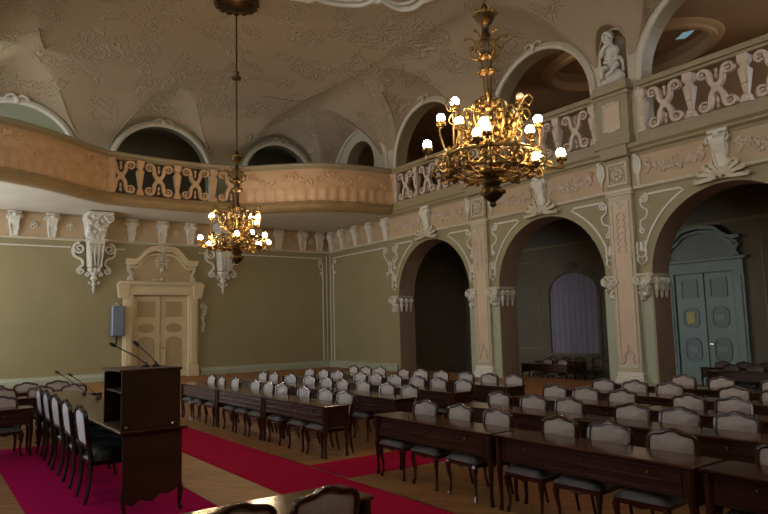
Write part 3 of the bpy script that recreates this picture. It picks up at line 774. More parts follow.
def brackets():
    def bracket(F, u, loc, label, cat='bracket', sc=1.18, grp='stucco brackets of the frieze'):
        t = thing('frieze_bracket', label, cat, loc, 0, grp)
        mb = MB(F); v = 6.23; k = sc
        prof = [(0, v-.36*k), (.07, v-.36*k), (.11, v-.3*k), (.09, v-.18*k), (.13, v-.02*k), (.24, v+.16*k), (.27, v+.28*k), (.22, v+.36*k), (.1, v+.4*k), (0, v+.4*k)]
        n = len(prof); vs = []
        for s_ in (-1, 1):
            for o, z in prof:
                w = .10+.07*max(0, (z-v+.1*k))/(.4*k); vs.append((u+s_*w*k, o, z))
        mb.add(vs, [tuple(range(n)), tuple(range(2*n-1, n-1, -1))]+[(i, (i+1)%n, n+(i+1)%n, n+i) for i in range(n)])
        mb.build('bracket_body', 'white', t, bevel=.01)
        for s_ in (-1, 1):
            mb = MB(F); mb.ribbon(spiral(u+s_*.15*k, v+.27*k, .09*k, 1.4, PI/2, -s_, 14), .035, .0, .22)
            mb.blob((u+s_*.15*k, .12, v+.27*k), (.05*k, .1, .05*k), 6, 4)
            mb.blob((u+s_*.12*k, .14, v-.02*k), (.045, .05, .1*k)); mb.blob((u+s_*.08*k, .08, v-.3*k), (.05, .05, .07*k))
            mb.ribbon(smooth_curve([(u+s_*.15*k, v+.2*k), (u+s_*.13*k, v), (u+s_*.08*k, v-.32*k)]), .05, .0, .13); mb.build('side_scroll', 'white', t)
        mb = MB(F); mb.blob((u, .26, v+.34*k), (.08*k, .06, .07*k)); mb.box((u-.2*k, 0, v+.4*k), (u+.2*k, .2, v+.46*k)); mb.build('crest', 'white', t)
        return t
    back = [(2.86, 'stucco frieze bracket on the end wall, second out from the window-side console'), (4.19, 'stucco frieze bracket on the end wall between rosettes, next to the window-side console'),
            (7.24, 'stucco frieze bracket above the speaker-side shoulder of the door pediment'), (8.55, 'stucco frieze bracket above the centre of the door pediment'),
            (9.8, 'stucco frieze bracket above the arcade-side shoulder of the door pediment'), (13.0, 'stucco frieze bracket on the end wall beside the arcade-side console'), (14.16, 'stucco frieze bracket on the end wall, third from the room corner'), (15.48, 'stucco frieze bracket on the end wall, second from the room corner'), (16.45, 'stucco frieze bracket on the end wall tight in the room corner')]
    for u, l in back: bracket(FB, u, (u, YB, 5.9), l)
    right = [(28.25, 'tight in the corner with the end wall'), (27.2, 'second from the room corner'), (26.0, 'third from the room corner'), (24.77, 'fourth from the room corner'), (23.5, 'fifth from the room corner')]
    for u, l in right: bracket(FR, u, (XR, u, 5.9), 'stucco frieze bracket on the arcade wall, %s, under the balcony' % l if u < 28 else 'stucco frieze bracket on the arcade wall, %s' % l)
    arch = [(20.6, 'far arch'), (14.5, 'middle arch'), (8.42, 'arch framing the blue-green door')]
    for u, l in arch:
        t = bracket(FR, u, (XR, u, 5.5), 'stucco keystone cartouche with leaf sprays over the crown of the %s' % l, 'keystone', 1.3, 'arch keystones')
        mb = MB(FR)
        for s_ in (-1, 1):
            for q in range(4):
                a = -.05+q*.42; ln = .62-.04*q
                mb.ribbon(smooth_curve([(u+s_*.06, 5.55), (u+s_*(.06+ln*.5*math.cos(a)), 5.50+ln*.5*math.sin(a)+.06), (u+s_*(.06+ln*math.cos(a)), 5.55+ln*math.sin(a)*.85), (u+s_*(.02+ln*math.cos(a)), 5.62+ln*math.sin(a)*.85)]), [.05]*3+[.10]*6+[.08]*4+[.03], .10, .19)
            mb.ribbon(spiral(u+s_*.34, 5.9, .12, 1.3, -PI/2, s_, 12), .045, .02, .14)
        mb.blob((u, .12, 5.68), (.15, .1, .17)); mb.build('leaf_spray', 'cream', t)
    for u, l in [(12.1, 'frieze, far side of the pilaster below the cherub'), (10.86, 'frieze, near side of the pilaster below the cherub'), (18.12, 'frieze, far side of the pilaster between far and middle arch'), (16.88, 'frieze, near side of the pilaster between far and middle arch')]:
        t = thing('oval_cartouche', 'oval stucco cartouche, '+l, 'cartouche', (XR, u, 5.9), 0, 'oval cartouches of the frieze')
        mb = MB(FR); mb.blob((u, .04, 6.42), (.10, .09, .24)); mb.ribbon(arc(u, 6.42, .105, 0, 2*PI, 20, .245), .06, .0, .08); mb.ribbon(spiral(u+.05, 6.7, .07, 1.2, 0, 1, 12), .04, 0, .1); mb.build('medallion', 'white', t)
        mb = MB(FR)
        for q in range(4): mb.blob((u, .04, 6.12-.08*q), (.055-.009*q, .05, .06))
        mb.build('tassel', 'white', t)
    # rosettes
    for u, l in [(3.55, 'between the two brackets beyond the window-side console'), (4.87, 'against the window side of the console by the speaker'), (7.87, 'over the speaker-side half of the pediment'), (9.17, 'over the arcade-side half of the pediment'), (13.58, 'between the two brackets beside the arcade-side console'), (14.81, 'between third and second bracket from the corner'), (15.98, 'between second and last bracket of the corner')]:
        mb = MB(FB)
        for q in range(8): mb.blob((u+.11*math.cos(q*PI/4), .03, 6.28+.11*math.sin(q*PI/4)), (.055, .05, .055), 6, 4)
        mb.blob((u, .05, 6.28), (.06, .06, .06), 6, 4)
        o = mb.build('wall_rosette', 'cream'); tag(o, 'small rosette on the end-wall frieze, '+l, 'rosette', 'rosettes of the frieze')
    for k, u in enumerate((27.8, 26.6, 25.4, 24.1)):
        mb = MB(FR)
        for q in range(8): mb.blob((u+.11*math.cos(q*PI/4), .03, 6.28+.11*math.sin(q*PI/4)), (.055, .05, .055), 6, 4)
        mb.blob((u, .05, 6.28), (.06, .06, .06), 6, 4)
        o = mb.build('wall_rosette', 'cream'); tag(o, 'small stucco rosette on the arcade-wall frieze under the balcony, %s from the corner' % ORD[k], 'rosette', 'rosettes of the frieze')
    # relief garlands of the frieze
    k = 0
    for a, b in ((18.4, 20.2), (21.0, 22.8), (12.4, 14.2), (14.9, 16.6), (8.8, 10.6), (6.2, 8.0)):
        k += 1; mb = MB(FR); P = [(a+(b-a)*i/12, 6.5-.35*math.sin(PI*i/12)+.05*math.sin(i*2.2)) for i in range(13)]
        garland(mb, P, .09, .055, 90, .06)
        for e in (a+.1, b-.1):
            mb.ribbon(smooth_curve([(e, 6.55), (e+.12, 6.42), (e-.04, 6.3), (e+.08, 6.12)]), .045, .0, .06)
        for q in range(5):
            e = a+(b-a)*(q+.5)/5; mb.ribbon(spiral(e, 6.35, .13, 1.2, q, 1 if q % 2 else -1, 12), .03, .01, .05)
        st(mb.build('trim_%d' % (80+k), 'balust'))
def consoles():
    for u, lab in ((5.78, 'large white stucco console carrying the balcony beside the wall speaker'), (11.3, 'large white stucco console carrying the balcony behind the far chandelier')):
        t = thing('balcony_console', lab, 'console', (u, YB, 3.5), 0, 'balcony consoles')
        mb = MB(FB)
        def body(prof, w0, w1):
            n = len(prof); vs = []; zs = [z for o, z in prof]; lo, hi = min(zs), max(zs)
            for s_ in (-1, 1):
                for o, z in prof: vs.append((u+s_*(w0+(w1-w0)*(z-lo)/(hi-lo)), o, z))
            mb.add(vs, [tuple(range(n)), tuple(range(2*n-1, n-1, -1))]+[(i, (i+1)%n, n+(i+1)%n, n+i) for i in range(n)])
        body([(0, 5.75), (.5, 5.75), (.52, 5.9), (.62, 6.1), (.8, 6.35), (1.0, 6.5), (1.05, 6.62), (1.3, 6.66), (1.3, 6.79), (0, 6.79)], .30, .48)
        mb.build('upper_corbel', 'white', t, bevel=.015)
        mb = MB(FB); body([(0, 4.66), (.2, 4.66), (.34, 4.70), (.36, 4.78), (.30, 4.84), (.40, 5.0), (.5, 5.25), (.48, 5.5), (.56, 5.6), (.56, 5.75), (0, 5.75)], .27, .33)
        mb.build('cartouche', 'white', t, bevel=.015)
        for s_ in (-1, 1):
            mb = MB(FB)
            mb.ribbon(spiral(u+s_*.58, 5.42, .24, 1.6, PI/2, -s_, 22), .08, .0, .16)
            mb.ribbon(smooth_curve([(u+s_*.82, 5.42), (u+s_*.76, 5.12), (u+s_*.5, 4.98), (u+s_*.42, 4.78), (u+s_*.52, 4.66), (u+s_*.6, 4.55)]), .08, .0, .14)
            mb.ribbon(spiral(u+s_*.5, 4.5, .15, 1.4, PI/2, -s_, 16), .07, .0, .16)
            mb.build('volute', 'white', t)
            mb = MB(FB)
            mb.ribbon(smooth_curve([(u+s_*.18, 4.66), (u+s_*.22, 5.1), (u+s_*.28, 5.55)]), .06, .3, .56)
            mb.ribbon(smooth_curve([(u+s_*.05, 4.7), (u+s_*.08, 5.1), (u+s_*.08, 5.55)]), .05, .4, .57)
            mb.blob((u+s_*.24, .45, 5.62), (.1, .14, .08)); mb.blob((u+s_*.2, .25, 4.72), (.1, .16, .1)); mb.build('rib', 'white', t)
        mb = MB(FB)
        for e in range(-1, 2): mb.box((u+e*.2-.07, .5, 5.78), (u+e*.2+.07, .62, 5.95))
        mb.box((u-.4, 0, 5.72), (u+.4, .62, 5.79)); mb.build('waist_band', 'white', t, bevel=.01)
        mb = MB(FB)
        mb.lathe([(.05, 4.66), (.26, 4.62), (.28, 4.55), (.2, 4.46), (.11, 4.34), (.09, 4.3), (.14, 4.24), (.15, 4.18), (.07, 4.08), (.06, 4.04), (.105, 3.98), (.10, 3.93), (.05, 3.86), (.045, 3.82), (.075, 3.77), (.06, 3.72), (.025, 3.65), (.01, 3.57)][::-1], (u, .1, 0), 12, 0, True, 1., .9)
        for s_ in (-1, 1):
            mb.ribbon(spiral(u+s_*.24, 4.36, .09, 1.3, PI/2, -s_, 14), .05, .04, .16); mb.ribbon(spiral(u+s_*.16, 4.02, .06, 1.2, PI/2, -s_, 12), .04, .05, .15)
        for e in range(-1, 2): mb.blob((u+e*.15, .3, 4.55), (.055, .06, .13), 6, 5)
        mb.build('leaf_pendant', 'white', t, smooth=True)
        mb = MB(FB)      # acanthus on the upper corbel
        for q in range(26):
            f = random.random(); z = 5.9+f*.85; o = .55+max(0, f-.1)*.75; mb.blob((u+random.uniform(-.36, .36), o, z), (.09, .1, .11), 6, 4)
        for s_ in (-1, 1):
            mb.ribbon(spiral(u+s_*.36, 6.55, .16, 1.4, PI/2, -s_, 16), .06, .3, 1.15)
            mb.blob((u+s_*.34, .3, 6.1), (.1, .22, .28))
        mb.build('acanthus_leaves', 'white', t)

def balcony():
    t = thing('balcony', 'undulating orange-tan balcony with relief parapet along the end wall', 'balcony', (8.55, YB, 7.0))
    ctrl = [(-1.6, 22.9), (.1, 22.95), (1.9, 23.45), (2.8, 23.85), (3.75, 24.45), (4.7, 25.25), (5.4, 25.75), (5.75, 25.92)]
    Lp = smooth_curve(ctrl, 6)
    mid = smooth_curve([(5.75, 25.92), (7.2, 26.05), (8.4, 26.08), (9.6, 26.0), (10.95, 25.72)], 6)
    Rp = smooth_curve([(10.95, 25.72), (11.6, 25.25), (12.55, 24.35), (13.6, 23.55), (14.9, 23.15), (16.0, 23.0), (17.0, 22.95)], 6)
    def nn(p): return [(a, b) for a, b in normals(p)]     # outward is towards -y
    rail = [(-.2, 8.66), (.06, 8.66), (.08, 8.7), (.16, 8.74), (.18, 8.84), (.12, 8.9), (-.2, 8.9)]
    lip = [(-.25, 6.86), (.05, 6.86), (.12, 6.92), (.22, 6.96), (.28, 7.06), (.24, 7.16), (.12, 7.22), (.06, 7.3), (-.25, 7.3)]
    whole = Lp[:-1]+mid[:-1]+Rp
    nw = nn(whole)
    for q in (nw,):
        pass
    MB().sweep(rail, whole, nw).build('top_rail', 'mould', t, smooth=True)
    MB().sweep(lip, whole, nw).build('lip_moulding', 'lip', t, smooth=True)
    for P in (Lp, Rp):
        n_ = nn(P)
        belly = [(-.15, 7.86), (.02, 7.86), (.10, 7.95), (.13, 8.1), (.10, 8.4), (.04, 8.6), (.03, 8.67), (-.15, 8.67)]
        MB().sweep(belly, P, n_).build('relief_band', 'balcpar', t, smooth=True)
        # fluted flare below
        mb = MB(); L = [0]
        for a, b in zip(P[:-1], P[1:]): L.append(L[-1]+math.hypot(b[0]-a[0], b[1]-a[1]))
        N = int(L[-1]/.11); pts = []; nr = []
        for i in range(N+1):
            d = L[-1]*i/N; k = max(j for j in range(len(L)) if L[j] <= d+1e-9); k = min(k, len(P)-2); f = (d-L[k])/max(L[k+1]-L[k], 1e-9)
            pts.append((P[k][0]*(1-f)+P[k+1][0]*f, P[k][1]*(1-f)+P[k+1][1]*f)); nr.append((n_[k][0]*(1-f)+n_[k+1][0]*f, n_[k][1]*(1-f)+n_[k+1][1]*f))
        fl = [(-.15, 7.28), (.04, 7.28), (.0, 7.4), (.0, 7.6), (.03, 7.78), (.09, 7.88), (-.15, 7.88)]
        k = len(fl); vs = []
        for i, (p, q) in enumerate(zip(pts, nr)):
            e = (.0, .035)[i % 4 < 2]
            vs += [(p[0]+q[0]*(o+(e if o > -.1 else 0)), p[1]+q[1]*(o+(e if o > -.1 else 0)), z) for o, z in fl]
        mb.add(vs, [(i*k+j, i*k+(j+1)%k, (i+1)*k+(j+1)%k, (i+1)*k+j) for i in range(len(pts)-1) for j in range(k)])
        mb.build('fluted_band', 'balcpar', t)
        # garland relief along the belly
        mb = MB(); tot = L[-1]
        for i in range(int(tot*46)):
            d = random.uniform(.2, tot-.2); k = max(j for j in range(len(L)) if L[j] <= d); k = min(k, len(P)-2); f = (d-L[k])/(L[k+1]-L[k])
            ph = math.sin(d*2*PI/1.7); z = 8.22+.16*ph+random.uniform(-.11, .11)
            o = .11; r = random.uniform(.03, .075)
            mb.blob((P[k][0]*(1-f)+P[k+1][0]*f+n_[k][0]*o, P[k][1]*(1-f)+P[k+1][1]*f+n_[k][1]*o, z), (r, r, r*random.uniform(.7, 1.3)), 6, 4)
        mb.build('garland_relief', 'balcpar', t)
        # end posts
    for P, i in ((Lp, -1), (Rp, 0), (Rp, -1)):
        x, y = P[i]; MB().box((x-.16, y-.14, 7.28), (x+.16, y+.16, 8.68)).build('corner_post', 'balcpar', t, bevel=.02)
    # open balustrade of the straight middle
    Fm = lambda u, w, v: (u, 26.06-.36*max(0, (u-8.4)/2.55)**2-.15*max(0, (8.4-u)/2.65)**2-w, v)
    for d in (-2.22, -.74, .74, 2.22): x_scroll(8.35+d, 7.3, 1.36, Fm, 'scroll_baluster', 'balcpar', t)
    for d in (-1.48, 0, 1.48): vase(8.35+d, 7.3, 1.36, Fm, 'vase_baluster', 'balcpar', t)
    # floor and coved soffit
    mb = MB(); mb2 = MB()
    for (a, b), (na, nb) in zip(zip(whole[:-1], whole[1:]), zip(nw[:-1], nw[1:])):
        mb.quad((a[0], a[1], 7.3), (b[0], b[1], 7.3), (b[0], YB, 7.3), (a[0], YB, 7.3))
        mb2.quad((a[0], a[1], 6.9), (b[0], b[1], 6.9), (b[0], YB, 6.80), (a[0], YB, 6.80))
    mb.build('deck', 'soffit', t, recalc=False); mb2.build('soffit', 'soffit', t, recalc=False)

def doors():
    d = st(MB(FB).box((7.0, -.4, -.05), (10.1, -.2, 3.9)).build('door_1', 'doorc'))
    for s_ in (-1, 1):
        c = 8.54+s_*.59
        lf = MB(FB).box((c-.575, -.19, .03), (c+.575, -.13, 3.52)).build('door_leaf', 'doorc', d, bevel=.008)
        def pan(P, Q, nm='panel'):
            mb = MB(FB); mb.ring(P, Q, -.14, -.09); mb.build('panel_moulding', 'doorp', lf)
            MB(FB).prism(Q, -.14, -.115).build('panel', 'doorp', lf)
        def rect(z0, z1, w): return [(c-w, z0), (c+w, z0), (c+w, z1), (c-w, z1)]
        pan(rect(2.62, 3.28, .36), rect(2.68, 3.22, .30))
        pan(arc(c, 2.12, .34, 0, 2*PI, 23, .2)[:-1], arc(c, 2.12, .28, 0, 2*PI, 23, .14)[:-1])
        def arched(q): return [(c-.36+q, .3+q), (c+.36-q, .3+q), (c+.36-q, 1.55)]+[(c+(.36-q)*math.cos(a), 1.55+(.2)*math.sin(a)-q) for a in [PI*i/8 for i in range(1, 8)]]+[(c-.36+q, 1.55)]
        pan(arched(0), arched(.06))
    MB(FB).box((8.51, -.14, .03), (8.57, -.08, 3.52)).build('meeting_strip', 'doorp', d)
    MB(FB).tube([(8.64, -.14, 1.25), (8.64, -.06, 1.25), (8.76, -.05, 1.25)], .018, 6).build('door_handle', 'brass', d)
    # frame
    mb = MB(FB)
    for a, b, s_ in ((6.95, 7.36, 1), (9.72, 10.13, -1)):
        mb.box((a, -.2, 0), (b, .14, 3.55)); mb.box((a+.08, .1, .6), (b-.08, .18, 3.3)); mb.box((a-.04, -.02, 0), (b+.04, .2, .45))
    mb.box((7.28, -.2, 3.46), (7.36, .1, 3.56)); mb.box((6.95, -.2, 3.54), (10.13, .14, 3.95)); mb.box((7.36, .1, 3.6), (9.72, .16, 3.85))
    for e in (-1, 1):
        x = 8.54+e*1.6; mb.add([(x-.26, 0, 4.02), (x+.26, 0, 4.02), (x+.26, .26, 4.02), (x-.26, .26, 4.02), (x-.18, 0, 3.4), (x+.18, 0, 3.4), (x+.18, .16, 3.4), (x-.18, .16, 3.4)], [(0,1,2,3),(4,7,6,5),(0,4,5,1),(1,5,6,2),(2,6,7,3),(3,7,4,0)])
    mb.build('door_frame', 'doorc', d, bevel=.012)
    mb = MB(FB); mb.box((6.75, -.02, 4.0), (10.33, .3, 4.06)); mb.box((6.82, -.02, 3.94), (10.26, .24, 4.0)); mb.box((6.8, -.02, 4.06), (10.28, .2, 4.12)); mb.build('door_cornice', 'doorc', d, bevel=.01)
    P = smooth_curve([(7.0, 5.02), (7.32, 5.0), (7.52, 5.06), (7.72, 5.3), (7.95, 5.52), (8.25, 5.6), (8.54, 5.62)], 5); P = P+[(17.08-x, z) for x, z in P[-2::-1]]
    mb = MB(FB); mb.ribbon(P, .10, -.02, .36); mb.ribbon([(x, z-.11) for x, z in P], .12, -.02, .26); mb.ribbon([(x, z-.3) for x, z in P[3:-3]], .07, -.02, .14)
    mb.build('pediment_moulding', 'doorc', d)
    mb = MB(FB); mb.prism([(7.3, 4.12)]+[(min(max(x, 7.3), 9.78), z-.1) for x, z in P]+[(9.78, 4.12)], -.02, .06); mb.build('tympanum', 'doorp', d)
    mb = MB(FB)
    for s_ in (-1, 1):
        x = 8.54+s_*1.3
        mb.ribbon(spiral(x-s_*.02, 4.86, .14, 1.4, PI/2, s_, 16), .07, 0, .22); mb.ribbon(smooth_curve([(x+s_*.12, 4.84), (x+s_*.1, 4.6), (x-s_*.02, 4.4), (x+s_*.1, 4.2), (x+s_*.16, 4.14)]), .1, 0, .18)
        mb.ribbon(spiral(x+s_*.04, 4.24, .12, 1.4, -PI/2, -s_, 14), .06, 0, .2)
        # drop scroll by the jamb
        y = 8.54+s_*1.92
        mb.ribbon(spiral(y-s_*.04, 3.05, .14, 1.3, PI/2, s_, 14), .05, 0, .1); mb.ribbon(smooth_curve([(y+s_*.1, 3.05), (y+s_*.04, 2.75), (y-s_*.08, 2.5), (y-s_*.02, 2.2), (y-s_*.08, 1.9)]), .06, 0, .1)
        garland(mb, [(y-s_*.06, 2.0), (y-s_*.06, 2.9)], .05, .05, 14, .1)
        for q in range(3): mb.ribbon(smooth_curve([(8.54, 5.2-q*.14), (8.54+s_*.16, 5.2-q*.16), (8.54+s_*(.3-.05*q), 5.0-q*.16)]), .06, .05, .13)
        mb.ribbon(spiral(8.54+s_*.14, 5.5, .12, 1.3, PI/2, -s_, 14), .06, .2, .4)
        mb.blob((8.54+s_*.3, .1, 4.18), (.16, .08, .05))
    garland(mb, [(8.54, 4.6), (8.54, 5.4)], .08, .07, 22, .16); mb.blob((8.54, .3, 5.5), (.12, .12, .18)); mb.blob((8.54, .1, 4.2), (.1, .1, .08))
    mb.build('door_carving', 'cream', d)
    # painted double door in the aisle
    z0 = -.35; c0 = 11.85
    d = st(MB(FA).box((c0-1.03, -.02, z0), (c0+1.03, .03, 3.48)).build('door_2', 'doort'))
    for s_ in (-1, 1):
        c = c0+s_*.51
        lf = MB(FA).box((c-.495, .02, z0+.02), (c+.495, .08, 3.46)).build('door_leaf', 'doort', d, bevel=.008)
        for zz, h in ((2.95, .32), (1.95, .36), (.85, .42)):
            P = [(c-.3, zz-h), (c+.3, zz-h), (c+.3, zz+h), (c-.3, zz+h)]
            if zz < 2.5:
                P = arc(c, zz+h*.45, .3, 0, PI, 8, h*.55)+arc(c, zz-h*.45, .3, PI, 2*PI, 8, h*.55)
            q = [(c+(x-c)*.8, zz+(z-zz)*.84) for x, z in P]
            MB(FA).ring(P, q, .07, .115).build('panel_moulding', 'doortp', lf)
            MB(FA).prism(q, .07, .09).build('panel', 'doortp', lf)
            if zz < 2.5:
                MB(FA).prism(arc(c, zz+(.02 if zz < 1.5 else 0)-.0, .17, 0, 2*PI, 16, .11)[:-1], .085, .105).build('oval_boss', 'doort', lf)
    MB(FA).box((c0-.03, .07, z0+.02), (c0+.03, .13, 3.46)).build('meeting_strip', 'doort', d)
    MB(FA).tube([(c0-.12, .08, 1.05), (c0-.12, .16, 1.05), (c0-.26, .16, 1.05)], .02, 6).build('door_handle', 'steel', d)
    mb = MB(FA)
    for a, b in ((c0-1.4, c0-1.03), (c0+1.03, c0+1.4)): mb.box((a, -.02, z0), (b, .14, 3.5)); mb.box((a+.08, .12, z0+.5), (b-.08, .18, 3.3))
    mb.box((c0-1.4, -.02, 3.48), (c0+1.4, .14, 3.85)); mb.box((c0-1.55, -.02, 3.85), (c0+1.55, .26, 3.95)); mb.build('door_frame', 'doort', d, bevel=.012)
    P = smooth_curve([(c0-1.4, 4.6), (c0-1.1, 4.6), (c0-.85, 4.72), (c0-.55, 4.96), (c0, 5.05)], 5); P = P+[(2*c0-x, z) for x, z in P[-2::-1]]
    mb = MB(FA); mb.ribbon(P, .12, -.02, .28); mb.ribbon([(x, z-.16) for x, z in P[2:-2]], .1, -.02, .16); mb.build('pediment_moulding', 'doort', d)
    mb = MB(FA); mb.prism([(c0-1.15, 3.95)]+[(min(max(x, c0-1.15), c0+1.15), z-.1) for x, z in P]+[(c0+1.15, 3.95)], -.02, .06)
    for s_ in (-1, 1): mb.ribbon(spiral(c0+s_*1.2, 4.4, .14, 1.4, PI/2, s_, 14), .07, 0, .2); mb.ribbon(smooth_curve([(c0+s_*1.32, 4.38), (c0+s_*1.2, 4.15), (c0+s_*1.3, 3.97)]), .09, 0, .18)
    mb.build('tympanum', 'doortp', d)
    c = c0+.51
    n = MB(FA).box((c-.14, .115, 1.95-.2), (c+.14, .121, 1.95+.2)).build('door_notice', 'paper'); tag(n, 'yellow paper notice with a round mark stuck on the blue-green door', 'notice')
    m_ = MB(FA); m_.ring(arc(c, 1.97, .09, 0, 2*PI, 20)[:-1], arc(c, 1.97, .065, 0, 2*PI, 20)[:-1], .121, .124); m_.ribbon([(c-.06, 2.03), (c+.06, 1.91)], .022, .121, .124); m_.build('round_mark', 'frost', n, world=True)
    # curtained arched window of the aisle
    w = st(MB(FA).ring([(16.1, .55)]+[(16.1, 3.1)][:0]+arc(17.4, 3.1, 1.35, PI, 0, 16, 1.0)+[(18.75, .55), (16.05, .55)], [(16.2, .65)]+arc(17.4, 3.1, 1.22, PI, 0, 16, .88)+[(18.62, .65), (16.18, .65)], -.02, .1).build('window_20', 'aisle'))
    mb = MB(FA); n = 90; zb = .6; vs = []
    for i in range(n+1):
        u = 16.22+(18.58-16.22)*i/n; o = .07+.035*math.sin(i*1.05)+.012*math.sin(i*2.7)
        zt = 3.1+.84*math.sqrt(max(0, 1-((u-17.4)/1.2)**2))
        vs += [(u, o, zb), (u+.01*math.sin(i), o*.9, (zb+zt)/2), (u, o*.55, zt)]
    mb.add(vs, [(i*3+j, i*3+j+1, i*3+j+4, i*3+j+3) for i in range(n) for j in (0, 1)])
    o = mb.build('window_curtain', 'curtain', smooth=True, recalc=False); tag(o, 'pale lilac drawn curtain in the arched aisle window', 'curtain')
    mb = MB(FA); mb.ribbon(arc(17.4, 3.1, 1.4, PI, 0, 20, 1.05), .1, -.01, .08)
    for s_ in (-1, 1): mb.ribbon(spiral(17.4+s_*.13, 4.26, .11, 1.3, -PI/2, s_, 12), .06, .0, .12)
    mb.blob((17.4, .06, 4.3), (.1, .08, .14)); st(mb.build('trim_63', 'aisle'))

# ------------------------------------------------------------------ chandeliers
def chandelier(Y, rz, arms, label):
    Z0 = 4.05
    t = thing('chandelier', label, 'chandelier', (8.55, Y, Z0), rz, 'gilt chandeliers')
    B = lambda mb, n, m, par=t, **k: mb.build(n, m, par, world=False, **k)
    z = lambda v: v-Z0
    top = vz(8.55, Y)
    mb = MB(); mb.lathe([(.02, z(7.9)), (.028, z(7.9)), (.028, z(top-.25))], n=8); mb.lathe([(.03, z(10.45)), (.16, z(10.5)), (.16, z(10.56)), (.07, z(10.62)), (.1, z(10.75)), (.03, z(10.8))], n=12)
    B(mb, 'suspension_rod', 'bronze', smooth=True)
    mb = MB(); mb.lathe([(.1, z(top-.35)), (.3, z(top-.3)), (.62, z(top-.16)), (.78, z(top-.05)), (.78, z(top+.03))], n=24)
    for q in range(16): a = q*PI/8; mb.blob((.66*math.cos(a), .66*math.sin(a), z(top-.14)), (.13, .13, .09), 6, 4)
    B(mb, 'ceiling_canopy', 'bronze', smooth=True)
    prof = [(.02, 4.05), (.07, 4.09), (.05, 4.14), (.1, 4.18), (.17, 4.24), (.2, 4.32), (.19, 4.40), (.12, 4.44), (.17, 4.48), (.18, 4.52), (.12, 4.56), (.16, 4.62), (.22, 4.68), (.24, 4.74), (.12, 4.8), (.1, 4.95), (.14, 5.05), (.16, 5.12), (.08, 5.2), (.07, 5.5), (.12, 5.58), (.14, 5.64), (.07, 5.7), (.08, 5.9), (.16, 5.97), (.2, 6.03), (.1, 6.08), (.075, 6.15), (.085, 6.55), (.15, 6.6), (.16, 6.66), (.09, 6.7), (.1, 6.85), (.16, 6.9), (.14, 6.97), (.07, 7.02), (.06, 7.3), (.1, 7.36), (.06, 7.42), (.07, 7.55), (.15, 7.62), (.2, 7.74), (.21, 7.8), (.1, 7.84), (.05, 7.95), (.02, 8.0)]
    B(MB().lathe([(r, z(v)) for r, v in prof], n=14), 'column', 'bronze', smooth=True)
    for r, v in ((.2, 4.33), (.24, 4.72), (.16, 5.1), (.145, 5.62), (.2, 6.02), (.16, 6.64), (.16, 6.92), (.21, 7.78)):
        mb = MB(); mb.lathe([(r, z(v-.025)), (r+.02, z(v)), (r, z(v+.025))], n=14, cap=False)
        for q in range(8): a = q*PI/4; mb.blob((r*math.cos(a), r*math.sin(a), z(v)), (.045, .045, .05), 6, 4)
        B(mb, 'gilt_collar', 'brass', smooth=True)
    # openwork basket: two hoops, scrolls and leaves
    mb = MB()
    hoop = lambda r, v, th: mb.tube([(r*math.cos(2*PI*i/36), r*math.sin(2*PI*i/36), z(v)) for i in range(37)], th, 6, cap=False)
    hoop(.86, 5.0, .035); hoop(.74, 4.72, .03); hoop(.5, 4.62, .02)
    for q in range(12):
        a = q*PI/6; ca, sa = math.cos(a), math.sin(a)
        P = lambda r, v, s_=0: (r*ca-s_*sa, r*sa+s_*ca, z(v))
        mb.tube([P(.14, 4.62), P(.4, 4.58), P(.7, 4.68), P(.86, 4.86), P(.88, 5.0)], [.02]*5, 5)
        for e in (-1, 1):
            sp = spiral(e*.13, 4.88, .11, 1.5, PI/2, e, 14)
            mb.tube([P(.86, v, s_) for s_, v in sp], .018, 5)
        sp = spiral(1.0, 4.74, .12, 1.4, PI*.5, -1, 12); mb.tube([P(r, v) for r, v in sp], .022, 5)
        mb.blob(P(.86, 5.05), (.06, .06, .1), 6, 4); mb.blob(P(.82, 4.68), (.08, .08, .06), 6, 4)
        for e in range(5): mb.blob(P(.62+.3*random.random(), 4.62+.4*random.random(), random.uniform(-.16, .16)), (.05, .05, .035), 6, 4)
    B(mb, 'openwork_basket', 'brass', smooth=True)
    # scrolls branching from the column, each a piece of its own
    for q in range(6):
        mb = MB(); a = q*PI/3; ca, sa = math.cos(a), math.sin(a); P = lambda r, v: (r*ca, r*sa, z(v))
        mb.tube([P(r, v) for r, v in smooth_curve([(.07, 6.95), (.2, 6.9), (.3, 7.0), (.27, 7.14), (.18, 7.12), (.2, 7.04)])], .018, 5)
        mb.tube([P(r, v) for r, v in smooth_curve([(.06, 7.3), (.16, 7.22), (.28, 7.32), (.38, 7.3)])], .016, 5); mb.blob(P(.38, 7.31), .035, 6, 4); mb.blob(P(.28, 7.12), .05, 6, 4)
        B(mb, 'upper_scroll', 'brass', smooth=True)
        mb = MB()
        mb.tube([P(r, v) for r, v in smooth_curve([(.1, 5.2), (.36, 5.3), (.52, 5.62), (.44, 5.95), (.28, 5.9), (.3, 5.76)])], .02, 5)
        mb.tube([P(r, v) for r, v in smooth_curve([(.1, 5.6), (.28, 5.75), (.3, 6.0), (.18, 6.12), (.12, 6.02)])], .016, 5)
        for e in range(5): mb.blob(P(.16+.06*e, 5.25+.14*e), (.05, .05, .08), 6, 4)
        mb.blob(P(.36, 5.5), (.06, .06, .12), 6, 4); mb.blob(P(.25, 5.95), (.05, .05, .09), 6, 4)
        a += PI/6; ca, sa = math.cos(a), math.sin(a); P = lambda r, v, ca=ca, sa=sa: (r*ca, r*sa, z(v))
        mb.tube([P(r, v) for r, v in smooth_curve([(.1, 5.15), (.4, 5.35), (.64, 5.85), (.8, 6.0), (.9, 5.9), (.82, 5.8), (.76, 5.87)])], [.022]*10+[.012]*6, 5)
